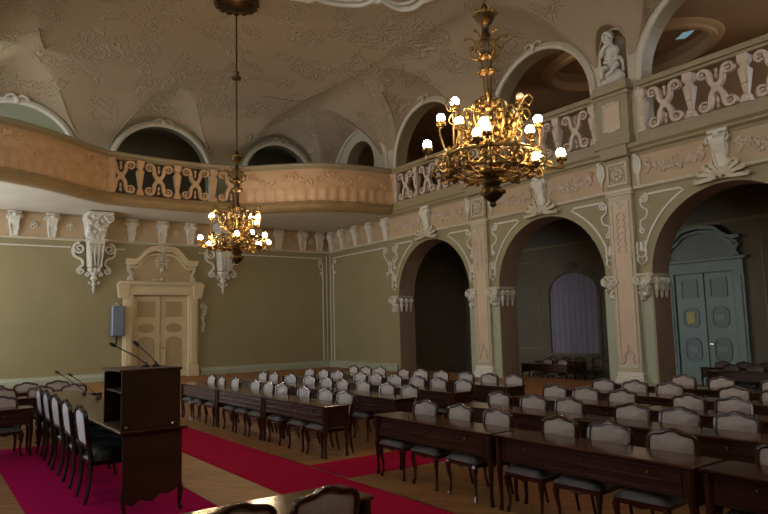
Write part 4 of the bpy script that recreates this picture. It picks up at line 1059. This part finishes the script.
        mb.tube([P(r, v) for r, v in smooth_curve([(.45, 5.45), (.62, 5.42), (.68, 5.54), (.58, 5.58), (.57, 5.5)])], .014, 5)
        for e in range(4): mb.blob(P(.35+.1*e, 5.32+.13*e), (.06, .06, .05), 6, 4)
        B(mb, 'lower_scroll', 'brass', smooth=True)
    for arm in arms:
        cx = sum(b[0] for b in arm)/len(arm); cy = sum(b[1] for b in arm)/len(arm); cz = sum(b[2] for b in arm)/len(arm)
        L = math.hypot(cx, cy); ux, uy = cx/L, cy/L
        zt = min(cz-.25, 5.25)
        hub = (ux*L*.72, uy*L*.72, z(zt))
        mb = MB(); P = lambda r, v: (ux*r, uy*r, z(v))
        mb.tube(smooth_curve([P(.1, 5.05), P(.3, 4.92), P(.55, zt-.16), hub]), .032, 6)
        mb.tube([P(r, v) for r, v in spiral(L*.55, zt+.12, .16, 1.5, -PI/2, 1, 16)], .02, 5)
        cl = []
        for x, y, v, lit in arm:
            e = z(v)-.16; r = math.hypot(x, y) or 1
            ex, ey = x/r, y/r
            mb.tube(smooth_curve([hub, ((hub[0]+x)/2+ex*.06, (hub[1]+y)/2+ey*.06, min(hub[2], e)-.07), (x+ex*.03, y+ey*.03, e-.12), (x, y, e)], 5), .02, 5)
            cups = MB(); cl.append(cups); cups.lathe([(.015, e-.05), (.05, e-.02), (.03, e+.01), (.07, e+.05), (.085, e+.09), (.06, e+.1), (.045, e+.1)], (x, y, 0), 10)
            for q in range(5): a = q*2*PI/5; cups.blob((x+.075*math.cos(a), y+.075*math.sin(a), e+.05), (.035, .035, .05), 6, 4)
        for q in range(6): mb.blob(P(.3+.09*q, 4.98+(zt-4.98)*q/6-.05), (.055, .055, .04), 6, 4)
        o = B(mb, 'arm', 'brass', smooth=True)
        for cu in cl: B(cu, 'bulb_cup', 'brass', o, smooth=True)
        for x, y, v, lit in arm:
            b = MB().blob((x, y, z(v)), (.082, .082, .09), 14, 9)
            ob = B(b, 'bulb', 'bulb' if lit else 'bulboff', o, smooth=True)
            if not lit: ob['label'] = 'unlit frosted bulb'
def chandeliers():
    l = 1
    chandelier(8.46, math.atan2(-.711, .703), [
        [(-1.18, 0, 5.32, 1), (-.92, .2, 5.88, 1), (-.63, 0, 6.11, 1), (-.55, -.3, 5.64, 1)],
        [(1.26, 0, 4.98, 1), (.89, .1, 5.68, 1), (.72, -.2, 5.40, 1), (.79, -.4, 4.84, 1)],
        [(-.22, -1., 5.18, 1), (-.06, -1.02, 5.26, 1), (-.1, -.8, 5.42, 1)],
        [(.28, .6, 6.18, 0), (.49, .7, 6.05, 0), (.61, .6, 6.31, 0)]],
        'big gilt chandelier with glowing globe bulbs hanging before the arcade, three of them unlit')
    chandelier(20.4, math.atan2(-.387, .922), [
        [(-1.18, 0, 5.0, 1), (-.8, .1, 5.02, 1), (-.88, -.3, 4.75, 1), (-.82, .25, 5.78, 1)],
        [(.92, 0, 5.1, 1), (1.04, .1, 4.86, 1), (.72, -.3, 4.76, 1)],
        [(.48, -.7, 5.08, 1), (.0, -.95, 5.0, 1)],
        [(.5, .4, 5.8, 1), (.72, .5, 5.8, 1), (.68, .5, 5.6, 1)]],
        'smaller-looking gilt chandelier on a long rod near the end wall, before the door')

# ------------------------------------------------------------------ cherub
def cherub():
    t = thing('cherub_statue', 'grey-white plaster cherub seated in the arched niche above the arcade', 'statue', (XR, 11.44, 9.06))
    U, Z = 11.44, 9.06
    V = {}; E = []
    def P(n, u, w, v, r, par=None):
        V[n] = (len(V), (XR-w, U+u, v), r)
        if par: E.append((V[par][0], V[n][0]))
    P('pelvis', -.02, .10, 9.66, .19); P('belly', .0, .13, 9.88, .19, 'pelvis'); P('chest', .03, .10, 10.10, .185, 'belly'); P('neck', .05, .10, 10.28, .085, 'chest')
    P('head0', .06, .13, 10.40, .15, 'neck'); P('head1', .07, .14, 10.55, .165, 'head0'); P('head2', .07, .13, 10.66, .11, 'head1')
    for s_, n in ((1, 'a'), (-1, 'b')):
        P('sh'+n, .03+s_*.19, .10, 10.17, .085, 'chest')
    P('ela', .30, .24, 9.98, .068, 'sha'); P('wra', .10, .34, 10.18, .05, 'ela'); P('haa', .0, .34, 10.26, .05, 'wra')
    P('elb', -.30, .22, 10.02, .068, 'shb'); P('wrb', -.34, .34, 9.84, .05, 'elb'); P('hab', -.33, .40, 9.76, .05, 'wrb')
    P('hia', .10, .16, 9.60, .13, 'pelvis'); P('kna', .14, .42, 9.50, .095, 'hia'); P('ana', .20, .36, 9.22, .055, 'kna'); P('toa', .24, .48, 9.16, .04, 'ana')
    P('hib', -.14, .16, 9.60, .13, 'pelvis'); P('knb', -.34, .38, 9.50, .095, 'hib'); P('anb', -.16, .44, 9.30, .055, 'knb'); P('tob', -.08, .50, 9.22, .04, 'anb')
    me = bpy.data.meshes.new('body'); o_ = t.location
    me.from_pydata([(p[0]-o_[0], p[1]-o_[1], p[2]-o_[2]) for i, p, r in V.values()], E, [])
    o = bpy.data.objects.new('body', me); C.objects.link(o); o.parent = t
    sk = o.modifiers.new('skin', 'SKIN'); me.materials.append(M['stone'])
    if not me.skin_vertices: 
        bm = bmesh.new(); bm.from_mesh(me); bm.verts.layers.skin.verify(); bm.to_mesh(me); bm.free()
    for i, p, r in V.values():
        me.skin_vertices[0].data[i].radius = (r, r); me.skin_vertices[0].data[i].use_root = (i == 0)
    sk.use_smooth_shade = True
    o.modifiers.new('sub', 'SUBSURF').levels = 2; o.modifiers['sub'].render_levels = 2
    # face, curls and fingers
    mb = MB(lambda u, w, v: (XR-w, U+u, v))
    hx, hw, hv = .07, .14, 10.54
    mb.blob((hx+.01, hw+.16, hv-.01), (.025, .035, .03), 8, 6)
    for s_ in (-1, 1):
        mb.blob((hx+s_*.06, hw+.13, hv+.03), (.028, .02, .018), 8, 6); mb.blob((hx+s_*.085, hw+.11, hv-.05), (.045, .04, .045), 8, 6); mb.blob((hx+s_*.165, hw, hv), (.02, .04, .05), 8, 6)
    mb.blob((hx, hw+.145, hv-.075), (.035, .02, .013), 8, 6); mb.blob((hx, hw+.12, hv-.12), (.04, .035, .03), 8, 6)
    mb.build('face', 'stone', t, smooth=True)
    mb = MB(lambda u, w, v: (XR-w, U+u, v))
    for i in range(90):
        a = random.uniform(0, 2*PI); e = random.uniform(-.3, 1.5); r = .15
        q = (hx+r*math.cos(a)*math.cos(e), hw+r*math.sin(a)*math.cos(e), hv+.03+r*math.sin(e))
        if q[1] > hw+.09 and q[2] < hv+.1: continue
        mb.blob(q, random.uniform(.035, .05), 6, 5)
    mb.build('hair', 'stone', t, smooth=True)
    mb = MB(lambda u, w, v: (XR-w, U+u, v))
    for b, d, f in (((.0, .34, 10.26), (-1, .0, .35), (0, .3, 1)), ((-.33, .40, 9.76), (.1, .45, -.9), (1, 0, 0))):
        d = Vector(d).normalized(); f = Vector(f).normalized(); b = Vector(b)
        for i in range(4):
            s0 = b+f*(.03*(i-1.5))+d*.02; l = (.085, .1, .095, .075)[i]
            mb.tube([s0, s0+d*l*.5, s0+d*l*.9+Vector((0, -.02, -.02))], [.017, .015, .011], 6)
        s0 = b-f*.045; mb.tube([s0, s0+d*.03-f*.03, s0+d*.07-f*.03], [.018, .016, .012], 6)
    mb.build('fingers', 'stone', t, smooth=True)
    # drapery over the hips and a rocky seat
    mb = MB(lambda u, w, v: (XR-w, U+u, v))
    mb.tube(smooth_curve([(.24, .1, 9.82), (.12, .28, 9.74), (-.1, .3, 9.7), (-.28, .14, 9.8), (-.36, .1, 9.6), (-.38, .12, 9.35)]), [.05]*10+[.06]*10+[.035]*6, 8)
    mb.build('drapery', 'stone', t, smooth=True)
    mb = MB(lambda u, w, v: (XR-w, U+u, v)); mb.blob((-.02, .06, 9.28), (.36, .3, .24), 10, 7); mb.blob((.2, .1, 9.2), (.2, .24, .15), 8, 6); mb.build('rock_seat', 'stone', t, smooth=True)

# ------------------------------------------------------------------ furniture
BACK = [(x*.95, z) for x, z in [(0,.936),(.035,.934),(.07,.924),(.10,.909),(.14,.903),(.185,.899),(.222,.884),(.246,.855),(.255,.815),(.254,.75),(.246,.68),(.236,.60),(.226,.53)]]
def off(poly, d):
    n = len(poly); out = []
    for i in range(n):
        a, b, c = Vector(poly[i-1]), Vector(poly[i]), Vector(poly[(i+1) % n])
        t = (c-a).normalized(); q = Vector((-t.y, t.x)); out.append((b.x+q.x*d, b.y+q.y*d))
    return out
def make_chair(label, cat='chair', pad='pad', seat='seat', frame='frame', k=1., group=None, name='upholstered_chair'):
    t = thing(name, label, cat, (0, 0, 0), 0, group)
    tilt = lambda y, z: y-.275*k-.13*max(0, z-.45*k)
    sc = lambda P: [(x*k, z*k) for x, z in P]
    outer = sc(BACK+[(-x, z) for x, z in BACK[:0:-1]])
    inner = off(outer, -.034*k) if True else outer
    X = lambda x, y, z: (x, tilt(y, z), z)
    inn = inner
    if inn[0][1] > outer[0][1]: inn = off(outer, .034*k)
    mb = MB(X); mb.ring(outer, inn, -.022*k, .022*k)
    bk = mb.build('backrest', frame, t, smooth=True, bevel=.006*k, world=False)
    mb = MB(X); n = len(inn); ctr = (0, .74*k); vs = []; fs = []
    rings = (1., .8, .5)
    for sgn in (1, -1):
        o = len(vs)
        for f in rings: vs += [(x*f, sgn*(.008+.030*(1-f*f))*k, ctr[1]+(z-ctr[1])*f) for x, z in inn]
        vs.append((0, sgn*.040*k, ctr[1]))
        for r in range(len(rings)-1): fs += [(o+r*n+i, o+r*n+(i+1) % n, o+(r+1)*n+(i+1) % n, o+(r+1)*n+i) for i in range(n)]
        fs += [(o+(len(rings)-1)*n+i, o+(len(rings)-1)*n+(i+1) % n, o+len(rings)*n) for i in range(n)]
    mb.add(vs, fs); mb.build('back_pad', pad, bk, smooth=True, world=False)
    mb = MB()           # apron
    P = lambda a, b, z0, z1: mb.add([(-.215*k, -.265*k, z0), (.215*k, -.265*k, z0), (.245*k, .265*k, z0), (-.245*k, .265*k, z0), (-.215*k, -.265*k, z1), (.215*k, -.265*k, z1), (.245*k, .265*k, z1), (-.245*k, .265*k, z1)], [(0,3,2,1),(4,5,6,7),(0,1,5,4),(1,2,6,5),(2,3,7,6),(3,0,4,7)])
    P(0, 0, .355*k, .41*k); mb.prism([(-.1*k, .36*k), (0, .335*k), (.1*k, .36*k)], .245*k, .265*k); mb.build('seat_frame', frame, t, bevel=.008*k, world=False)
    mb = MB(); n = 10; vs = []     # domed cushion
    for j in range(n+1):
        for i in range(n+1):
            a, b = -1+2*i/n, -1+2*j/n
            w = (.222+.03*(b+1)/2)*k; vs.append((a*w*1.02, b*.275*k, (.405+.082*(1-abs(a)**4)**.5*(1-abs(b)**4)**.5)*k))
    fs = [(j*(n+1)+i, j*(n+1)+i+1, (j+1)*(n+1)+i+1, (j+1)*(n+1)+i) for j in range(n) for i in range(n)]
    mb.add(vs, fs); mb.add([(-.226*k, -.275*k, .404*k), (.226*k, -.275*k, .404*k), (.257*k, .275*k, .404*k), (-.257*k, .275*k, .404*k)], [(0, 1, 2, 3)])
    mb.build('seat_cushion', seat, t, smooth=True, world=False)
    for s_ in (-1, 1):
        x = .222*k
        mb = MB(); mb.tube([(s_*(x+d), .238*k+e, z*k) for d, e, z in ((0, 0, .385), (.012*k, .012*k, .34), (.008*k, .01*k, .27), (-.006*k, -.004*k, .17), (-.008*k, -.004*k, .08), (.004*k, .008*k, .03), (.006*k, .012*k, 0))], [r*k for r in (.030, .034, .025, .018, .015, .02, .024)], 6)
        mb.build('leg', frame, t, smooth=True, world=False)
    for s_ in (-1, 1):
        mb = MB(); mb.tube([(s_*.222*k, tilt(0, .56*k), .56*k), (s_*.216*k, -.272*k, .45*k), (s_*.21*k, -.268*k, .32*k), (s_*.208*k, -.28*k, .15*k), (s_*.205*k, -.315*k, 0)], [.02*k, .024*k, .022*k, .019*k, .017*k], 4)
        mb.build('leg', frame, t, world=False)
    return t
def make_desk(label, L=2.17, D=.46, H=.76, group=None, name='conference_desk'):
    t = thing(name, label, 'desk', (0, 0, 0), 0, group); a = L/2; b = D/2
    mb = MB(); mb.box((-a, -b, H-.028), (a, b, H)); mb.build('desktop', 'matop', t, bevel=.008, world=False)
    mb = MB(); mb.box((-a+.05, b-.065, .495), (a-.05, b-.04, H-.028)); fp = mb.build('front_panel', 'ma', t, bevel=.004, world=False)
    mb = MB(); mb.box((-a+.16, b-.042, .60), (a-.16, b-.03, .613)); mb.ring([(-a+.12, .52), (a-.12, .52), (a-.12, .70), (-a+.12, .70)], [(-a+.135, .535), (a-.135, .535), (a-.135, .685), (-a+.135, .685)], b-.041, b-.034)
    mb.build('panel_moulding', 'frame', fp, world=False)
    for x in (-a*.62, 0, a*.62): MB().blob((x, b-.028, .655), (.012, .012, .016), 6, 4).build('key_plate', 'brass', fp, world=False)
    for s_ in (-1, 1):
        x = s_*(a-.045)
        mb = MB(); mb.box((x-.014, -b+.07, .44), (x+.014, b-.06, H-.028)); mb.build('side_panel', 'ma', t, bevel=.004, world=False)
        for y in (-b+.045, b-.045):
            mb = MB(); mb.tube([(x, y, H-.03), (x, y, .46), (x+s_*.006, y, .40), (x, y, .25), (x-s_*.004, y, .09), (x+s_*.004, y, .03), (x+s_*.006, y, 0)], [.038, .036, .034, .024, .018, .023, .026], 8)
            mb.build('leg', 'ma', t, smooth=True, world=False)
    return t

def camera_axes():
    yaw, pit, rol = (math.radians(v) for v in (35.54698812, 6.15995591, -1.50172785))
    f = Vector((math.sin(yaw)*math.cos(pit), math.cos(yaw)*math.cos(pit), math.sin(pit)))
    r = Vector((math.cos(yaw), -math.sin(yaw), 0)); u = r.cross(f)
    return r*math.cos(rol)+u*math.sin(rol), u*math.cos(rol)-r*math.sin(rol), f
CAMP = Vector((0, 0, 1.9)); FPX = 651.328
def px(p):
    r, u, f = camera_axes(); d = Vector(p)-CAMP; q = d.dot(f)
    return (384+FPX*d.dot(r)/q, 257-FPX*d.dot(u)/q) if q > .1 else (-999, -999)
def in_view(x, y, z):
    a, b = px((x, y, z)); return -14 < a < 784 and b < 530

def furniture():
    rnd = random.Random(3)
    chair0 = make_chair('x'); desk0 = make_desk('x')
    used = {'c': False, 'd': False}
    def chair(x, y, rz, label, group, z=0.):
        j = rnd.uniform(-.05, .05)
        if not used['c']:
            used['c'] = True; chair0.location = (x, y, z); chair0.rotation_euler[2] = rz+j; chair0['label'] = label; chair0['group'] = group; return chair0
        return dup(chair0, (x, y, z), rz+j, label, group)
    def desk(x, y, rz, label, group, z=0.):
        if not used['d']:
            used['d'] = True; desk0.location = (x, y, z); desk0.rotation_euler[2] = rz; desk0['label'] = label; desk0['group'] = group; return desk0
        return dup(desk0, (x, y, z), rz, label, group)
    Lx = [5.50, 6.78, 8.05, 9.36]
    LY = [[8.83, 9.47, 10.24, 10.98, 11.65, 12.28, 13.28, 14.08, 14.95], [8.8, 9.54, 10.28, 11.0, 11.66, 12.34, 13.2, 14.1, 14.9],
          [8.95, 9.62, 10.28, 10.99, 11.73, 12.32, 13.28, 13.95, 14.7], [8.95, 9.6, 10.37, 11.1, 11.8, 12.45, 13.5, 14.25, 15.0]]
    RX = [5.52, 6.95, 8.27, 9.62, 11.05]
    RY = [[6.93, 6.24, 5.58, 4.68, 4.04, 3.38, 2.45, 1.8], [7.03, 6.29, 5.69, 4.92, 4.27, 3.6, 2.75, 2.1], [7.12, 6.48, 5.8, 4.99, 4.3, 3.64, 2.9], [7.25, 6.6, 5.98, 5.2, 4.5, 3.9], [6.5, 5.8, 5.0, 4.4]]
    DC = {'L': ([9.58, 11.75, 13.92], ['beside the cross carpet', 'in the middle of the row', 'towards the door wall']), 'R': ([6.17, 3.95, 1.73], ['beside the cross carpet', 'in the middle of the row', 'farther from the cross carpet'])}
    for blk, XS, YS, bn in (('L', Lx, LY, 'door-side block'), ('R', RX, RY, 'arcade-side block')):
        for k, (bx, ys) in enumerate(zip(XS, YS)):
            sh = .07*k if blk == 'R' else 0.; fin = []
            for dc in [d+sh for d in DC[blk][0]]:
                q = sorted((y for y in ys if min(DC[blk][0], key=lambda d: abs(d+sh-y))+sh == dc), reverse=True)
                lim = dc+.72
                for j, y in enumerate(q):
                    y = min(max(y, dc-.72+.6*(len(q)-1-j)), lim); lim = y-.6; fin.append(y)
            for i, y in enumerate(sorted(fin, reverse=(blk == 'R'))):
                if not in_view(bx, y, .9): continue
                chair(bx-.30+rnd.uniform(-.012, .012), y, PI/2, 'pale-backed chair, %s row from the runner, %s from the cross carpet, %s' % (ORD[k], ORD[i], bn), 'chairs of the %s' % bn)
            sh = .07*k if blk == 'R' else 0.
            for i, y in enumerate(DC[blk][0]):
                if k == 4 and i > 1: continue
                if not any(in_view(bx-.35, y+sh+e, .76) for e in (-1, 0, 1)): continue
                desk(bx-.36, y+sh, PI/2, 'mahogany desk, %s row from the runner, %s, %s' % (ORD[k], DC[blk][1][i], bn), 'desks of the %s' % bn)
    # rows beyond the presidium facing this way
    cn = 0
    for k, (yd, xs, dcs) in enumerate([(12.26, [1.18, .55], [.5]), (14.2, [2.6, 2.0, 1.38], [1.95]), (15.6, [2.55, 1.92, 1.3], [1.95])]):
        for x in dcs: desk(x, yd, PI, 'dark desk behind the presidium chairs, %s of three rows towards the end wall' % ORD[k], 'desks behind the presidium')
        for i, x in enumerate(xs): chair(x, yd+.06, PI, 'pale-backed chair behind the presidium, %s desk row back, %s from the long table' % (ORD[k], ORD[i]), 'chairs behind the presidium')
    # aisle beyond the arches
    dk = [None]
    def dchair(x, y, label):
        if dk[0] is None:
            dk[0] = make_chair(label, pad='darkpad', seat='pseat', frame='walnut', group='chairs in the aisle', name='dark_chair'); dk[0].location = (x, y, -.35); dk[0].rotation_euler[2] = PI/2
        else: dup(dk[0], (x, y, -.35), PI/2+rnd.uniform(-.03, .03), label)
    for i, y in enumerate((17.58, 16.94, 16.3, 15.45)): dchair(20.4, y, 'dark chair in the aisle in front of the lilac curtain, %s from the far arch' % ORD[i])
    for i, y in enumerate((16.6, 15.9)): chair(18.95, y, PI/2, 'pale-topped chair in the aisle just inside the middle arch, %s from the far arch' % ORD[i], 'pale chairs in the aisle', -.35)
    for i, y in enumerate((10.68, 10.04, 9.34)): dchair(20.2, y, 'dark chair before the blue-green door, rear row, %s from the pilaster side' % ORD[i])
    for i, y in enumerate((9.75, 9.1, 8.45)): dchair(18.9, y, 'dark chair before the blue-green door, front row, %s from the pilaster side' % ORD[i])
    for x, y, l in ((20.33, 16.9, 'dark desk in the aisle in front of the lilac curtain'), (18.88, 16.3, 'dark desk in the aisle just inside the middle arch'), (20.13, 10.0, 'dark desk in the aisle close to the blue-green door'), (18.83, 9.1, 'dark desk in the aisle just inside the blue-green door arch')): desk(x, y, PI/2, l, 'desks in the aisle', -.35)
    # near desk and its two chairs at the bottom edge of the view
    desk(1.5, 4.03, 0, 'dark desk close to the camera with two chair backs tucked against it', 'x'); 
    for o in [q for q in C.objects if q.get('group') == 'x']: del o['group']
    a = chair(2.09, 3.94, 0, 'large chair back seen from behind at the bottom edge, beside the crimson runner', 'chairs seen from behind'); a['label'] = 'chair seen from behind, tucked under the close-up desk beside the crimson runner'
    b = chair(1.52, 3.94, 0, 'chair seen from behind at the close-up desk, below the lectern foot', 'chairs seen from behind')
    # presidium
    p0 = make_chair('x', pad='ppad', seat='pseat', frame='walnut', k=1.16, name='presidium_chair')
    for i, (x, y) in enumerate([(1.96, 8.36), (1.97, 9.32), (1.99, 10.28), (2.0, 11.12), (2.02, 12.0)]):
        l = 'tall dark chair with pale pad drawn up to the long table, %s from the lectern' % ORD[i]
        if i == 0: p0.location = (x, y, .01); p0.rotation_euler[2] = -PI/2; p0['label'] = l; p0['group'] = 'presidium chairs'
        else: dup(p0, (x, y, .01), -PI/2+rnd.uniform(-.03, .03), l, 'presidium chairs')
    t = thing('presidium_table', 'long dark presidium table on the magenta carpet carrying the lectern', 'table', (2.1, 10.2, .008)); H = .89
    z0 = .009
    MB().box((1.74, 7.2, H-.03), (2.45, 13.3, H)).build('tabletop', 'matop', t, bevel=.008)
    for y in (7.24, 13.23):
        # end panel with scalloped lower edge
        sc_ = smooth_curve([(1.80, .17), (1.88, .12), (1.96, .17), (2.08, .14), (2.16, .20), (2.27, .20), (2.36, .25)], 4)
        MB().prism([(1.78, H-.03), (1.78, .15)]+sc_+[(2.39, .27), (2.39, H-.03)], y, y+.03).build('end_panel', 'lect', t, bevel=.003)
    MB().box((2.36, 7.27, .3), (2.39, 13.23, H-.03)).build('front_panel', 'ma', t)
    for x in (1.80, 2.38):
        for y in (7.26, 10.2, 13.24):
            if x < 2 and y == 10.2: continue
            s_ = 1 if x > 2 else -1
            MB().tube([(x, y, H-.03), (x, y, .5), (x, y, .3), (x+s_*.008, y, .22), (x+s_*.004, y, .14), (x-s_*.006, y, .07), (x+s_*.01, y, .03), (x+s_*.01, y, z0)], [.022, .022, .022, .032, .026, .02, .026, .028], 8).build('leg', 'ma', t, smooth=True)
    # lectern box
    t = thing('lectern', 'brown wooden lectern box with open shelves on the end of the long table', 'lectern', (2.06, 7.65, H+.001)); b = H+.001
    MB().box((1.76, 7.25, b), (2.38, 7.275, 1.5)).build('end_panel', 'lect', t, bevel=.003)
    MB().box((1.76, 8.03, b), (2.38, 8.055, 1.48)).build('end_panel', 'lect', t, bevel=.003)
    MB().box((2.35, 7.275, b), (2.38, 8.03, 1.5)).build('front_panel', 'lect', t, bevel=.003)
    MB().box((1.76, 7.275, b), (2.35, 8.03, b+.02)).build('bottom_board', 'lect', t)
    MB().box((1.78, 7.275, 1.27), (2.35, 8.03, 1.29)).build('shelf', 'lect', t)
    MB().box((1.74, 7.24, 1.5), (2.40, 8.07, 1.525)).build('top_board', 'lect', t, bevel=.005)
    for x in (1.81, 2.3): MB().lathe([(.018, -.001), (.018, .004), (.008, .012), (.0, .014)], (0, 0, 0), 10).build('screw_cap', 'steel', t, world=False).matrix_local = Matrix.Translation((x-2.06, 7.25-7.65, .03)) @ Matrix.Rotation(PI/2, 4, 'X')
    def mic(base, head, lab, bend=.35):
        t = thing('gooseneck_microphone', lab, 'microphone', base, 0, 'gooseneck microphones')
        B = Vector(base); Hd = Vector(head); d = Hd-B
        m_ = B+Vector((d.x*.45, d.y*.45, d.z*(.45+.15*bend)))
        MB().lathe([(.045, 0), (.045, .02), (.02, .035), (.012, .06)], base, 12).build('base', 'black', t, smooth=True)
        P = smooth_curve([B+Vector((0, 0, .04)), B+d*.25+Vector((0, 0, .04)), m_+Vector((0, 0, .02)), Hd], 6)
        MB().tube(P, .0075, 6).build('gooseneck', 'black', t, smooth=True)
        n = (Hd-Vector(P[-4])).normalized()
        MB().tube([Hd-n*.01, Hd, Hd+n*.04, Hd+n*.07], [.01, .019, .021, .012], 8).build('capsule', 'black', t, smooth=True)
    mic((2.10, 7.6, 1.525), (1.80, 7.72, 1.77), 'gooseneck microphone on the lectern, the longer one reaching towards the wall speaker')
    mic((2.22, 7.62, 1.525), (2.04, 7.7, 1.77), 'gooseneck microphone on the lectern, the one in front of the pale door')
    mic((2.38, 12.35, H), (1.99, 12.45, 1.265), 'gooseneck microphone on the long table, the one reaching farther over the chairs', .3)
    mic((2.40, 11.35, H), (2.0, 11.33, 1.267), 'gooseneck microphone on the long table, the shorter one next to the lectern side', .3)
    # speaker on the end wall
    t = thing('wall_speaker', 'blue-grey column loudspeaker on the end wall beside the pale door', 'loudspeaker', (6.7, YB, 1.8))
    MB(FB).box((6.46, .08, 1.82), (6.96, .36, 3.06)).build('cabinet', 'spk', t, bevel=.03)
    MB(FB).box((6.5, .36, 1.88), (6.92, .375, 3.0)).build('grille', 'spk', t, bevel=.01)
    mb = MB(FB); mb.box((6.6, -.0, 2.2), (6.82, .09, 2.6)); mb.tube([(6.71, .04, 1.82), (6.71, .06, 1.66), (6.71, .02, 1.5)], .03, 6); mb.build('wall_bracket', 'black', t)
    # carpets
    def carpet(name, m, x0, x1, y0, y1, lab, z=.008):
        o = MB().box((x0, y0, 0), (x1, y1, z)).build(name, m, bevel=.002); tag(o, lab, 'carpet')
    carpet('carpet_runner', 'carpet', 3.52, 4.5, -2.5, 17., 'long crimson runner on the parquet between lectern and desk rows')
    carpet('cross_carpet', 'carpet', 4.55, 14.5, 7.26, 8.3, 'crimson cross carpet in the gap between the two desk blocks', .007)
    carpet('presidium_carpet', 'dais', 1.02, 2.75, 4.8, 13.0, 'wide magenta carpet under the long table and its tall chairs')
    o = MB().box((4.505, 4., 0), (4.535, 9.5, .006)).build('threshold_strip', 'strip'); tag(o, 'thin brass strip along the edge of the crimson runner', 'strip')

# ------------------------------------------------------------------ build
setting(); pilasters(); balustrades(); brackets(); consoles(); balcony(); doors(); chandeliers(); cherub(); furniture()

# camera
r, u, f = camera_axes()
cam = bpy.data.cameras.new('camera'); co = bpy.data.objects.new('camera', cam); C.objects.link(co)
m3 = Matrix((r, u, -f)).transposed().to_4x4(); m3.translation = CAMP; co.matrix_world = m3
cam.sensor_fit = 'HORIZONTAL'; cam.sensor_width = 36.; cam.lens = FPX/768*36.; cam.clip_start = .05; cam.clip_end = 200
S.camera = co
# daylight through the windows
w = bpy.data.worlds.new('overcast_sky'); S.world = w; w.use_nodes = True
bg = w.node_tree.nodes['Background']; bg.inputs['Color'].default_value = (.86, .94, 1.0, 1); bg.inputs['Strength'].default_value = 7.2
S.view_settings.view_transform = 'Standard'; S.view_settings.look = 'None'; S.view_settings.gamma = 1.; S.view_settings.use_curve_mapping = False
S.view_settings.exposure = 0.
S.cycles.use_denoising = True
S.cycles.max_bounces = 8; S.cycles.diffuse_bounces = 5; S.cycles.sample_clamp_indirect = 6.
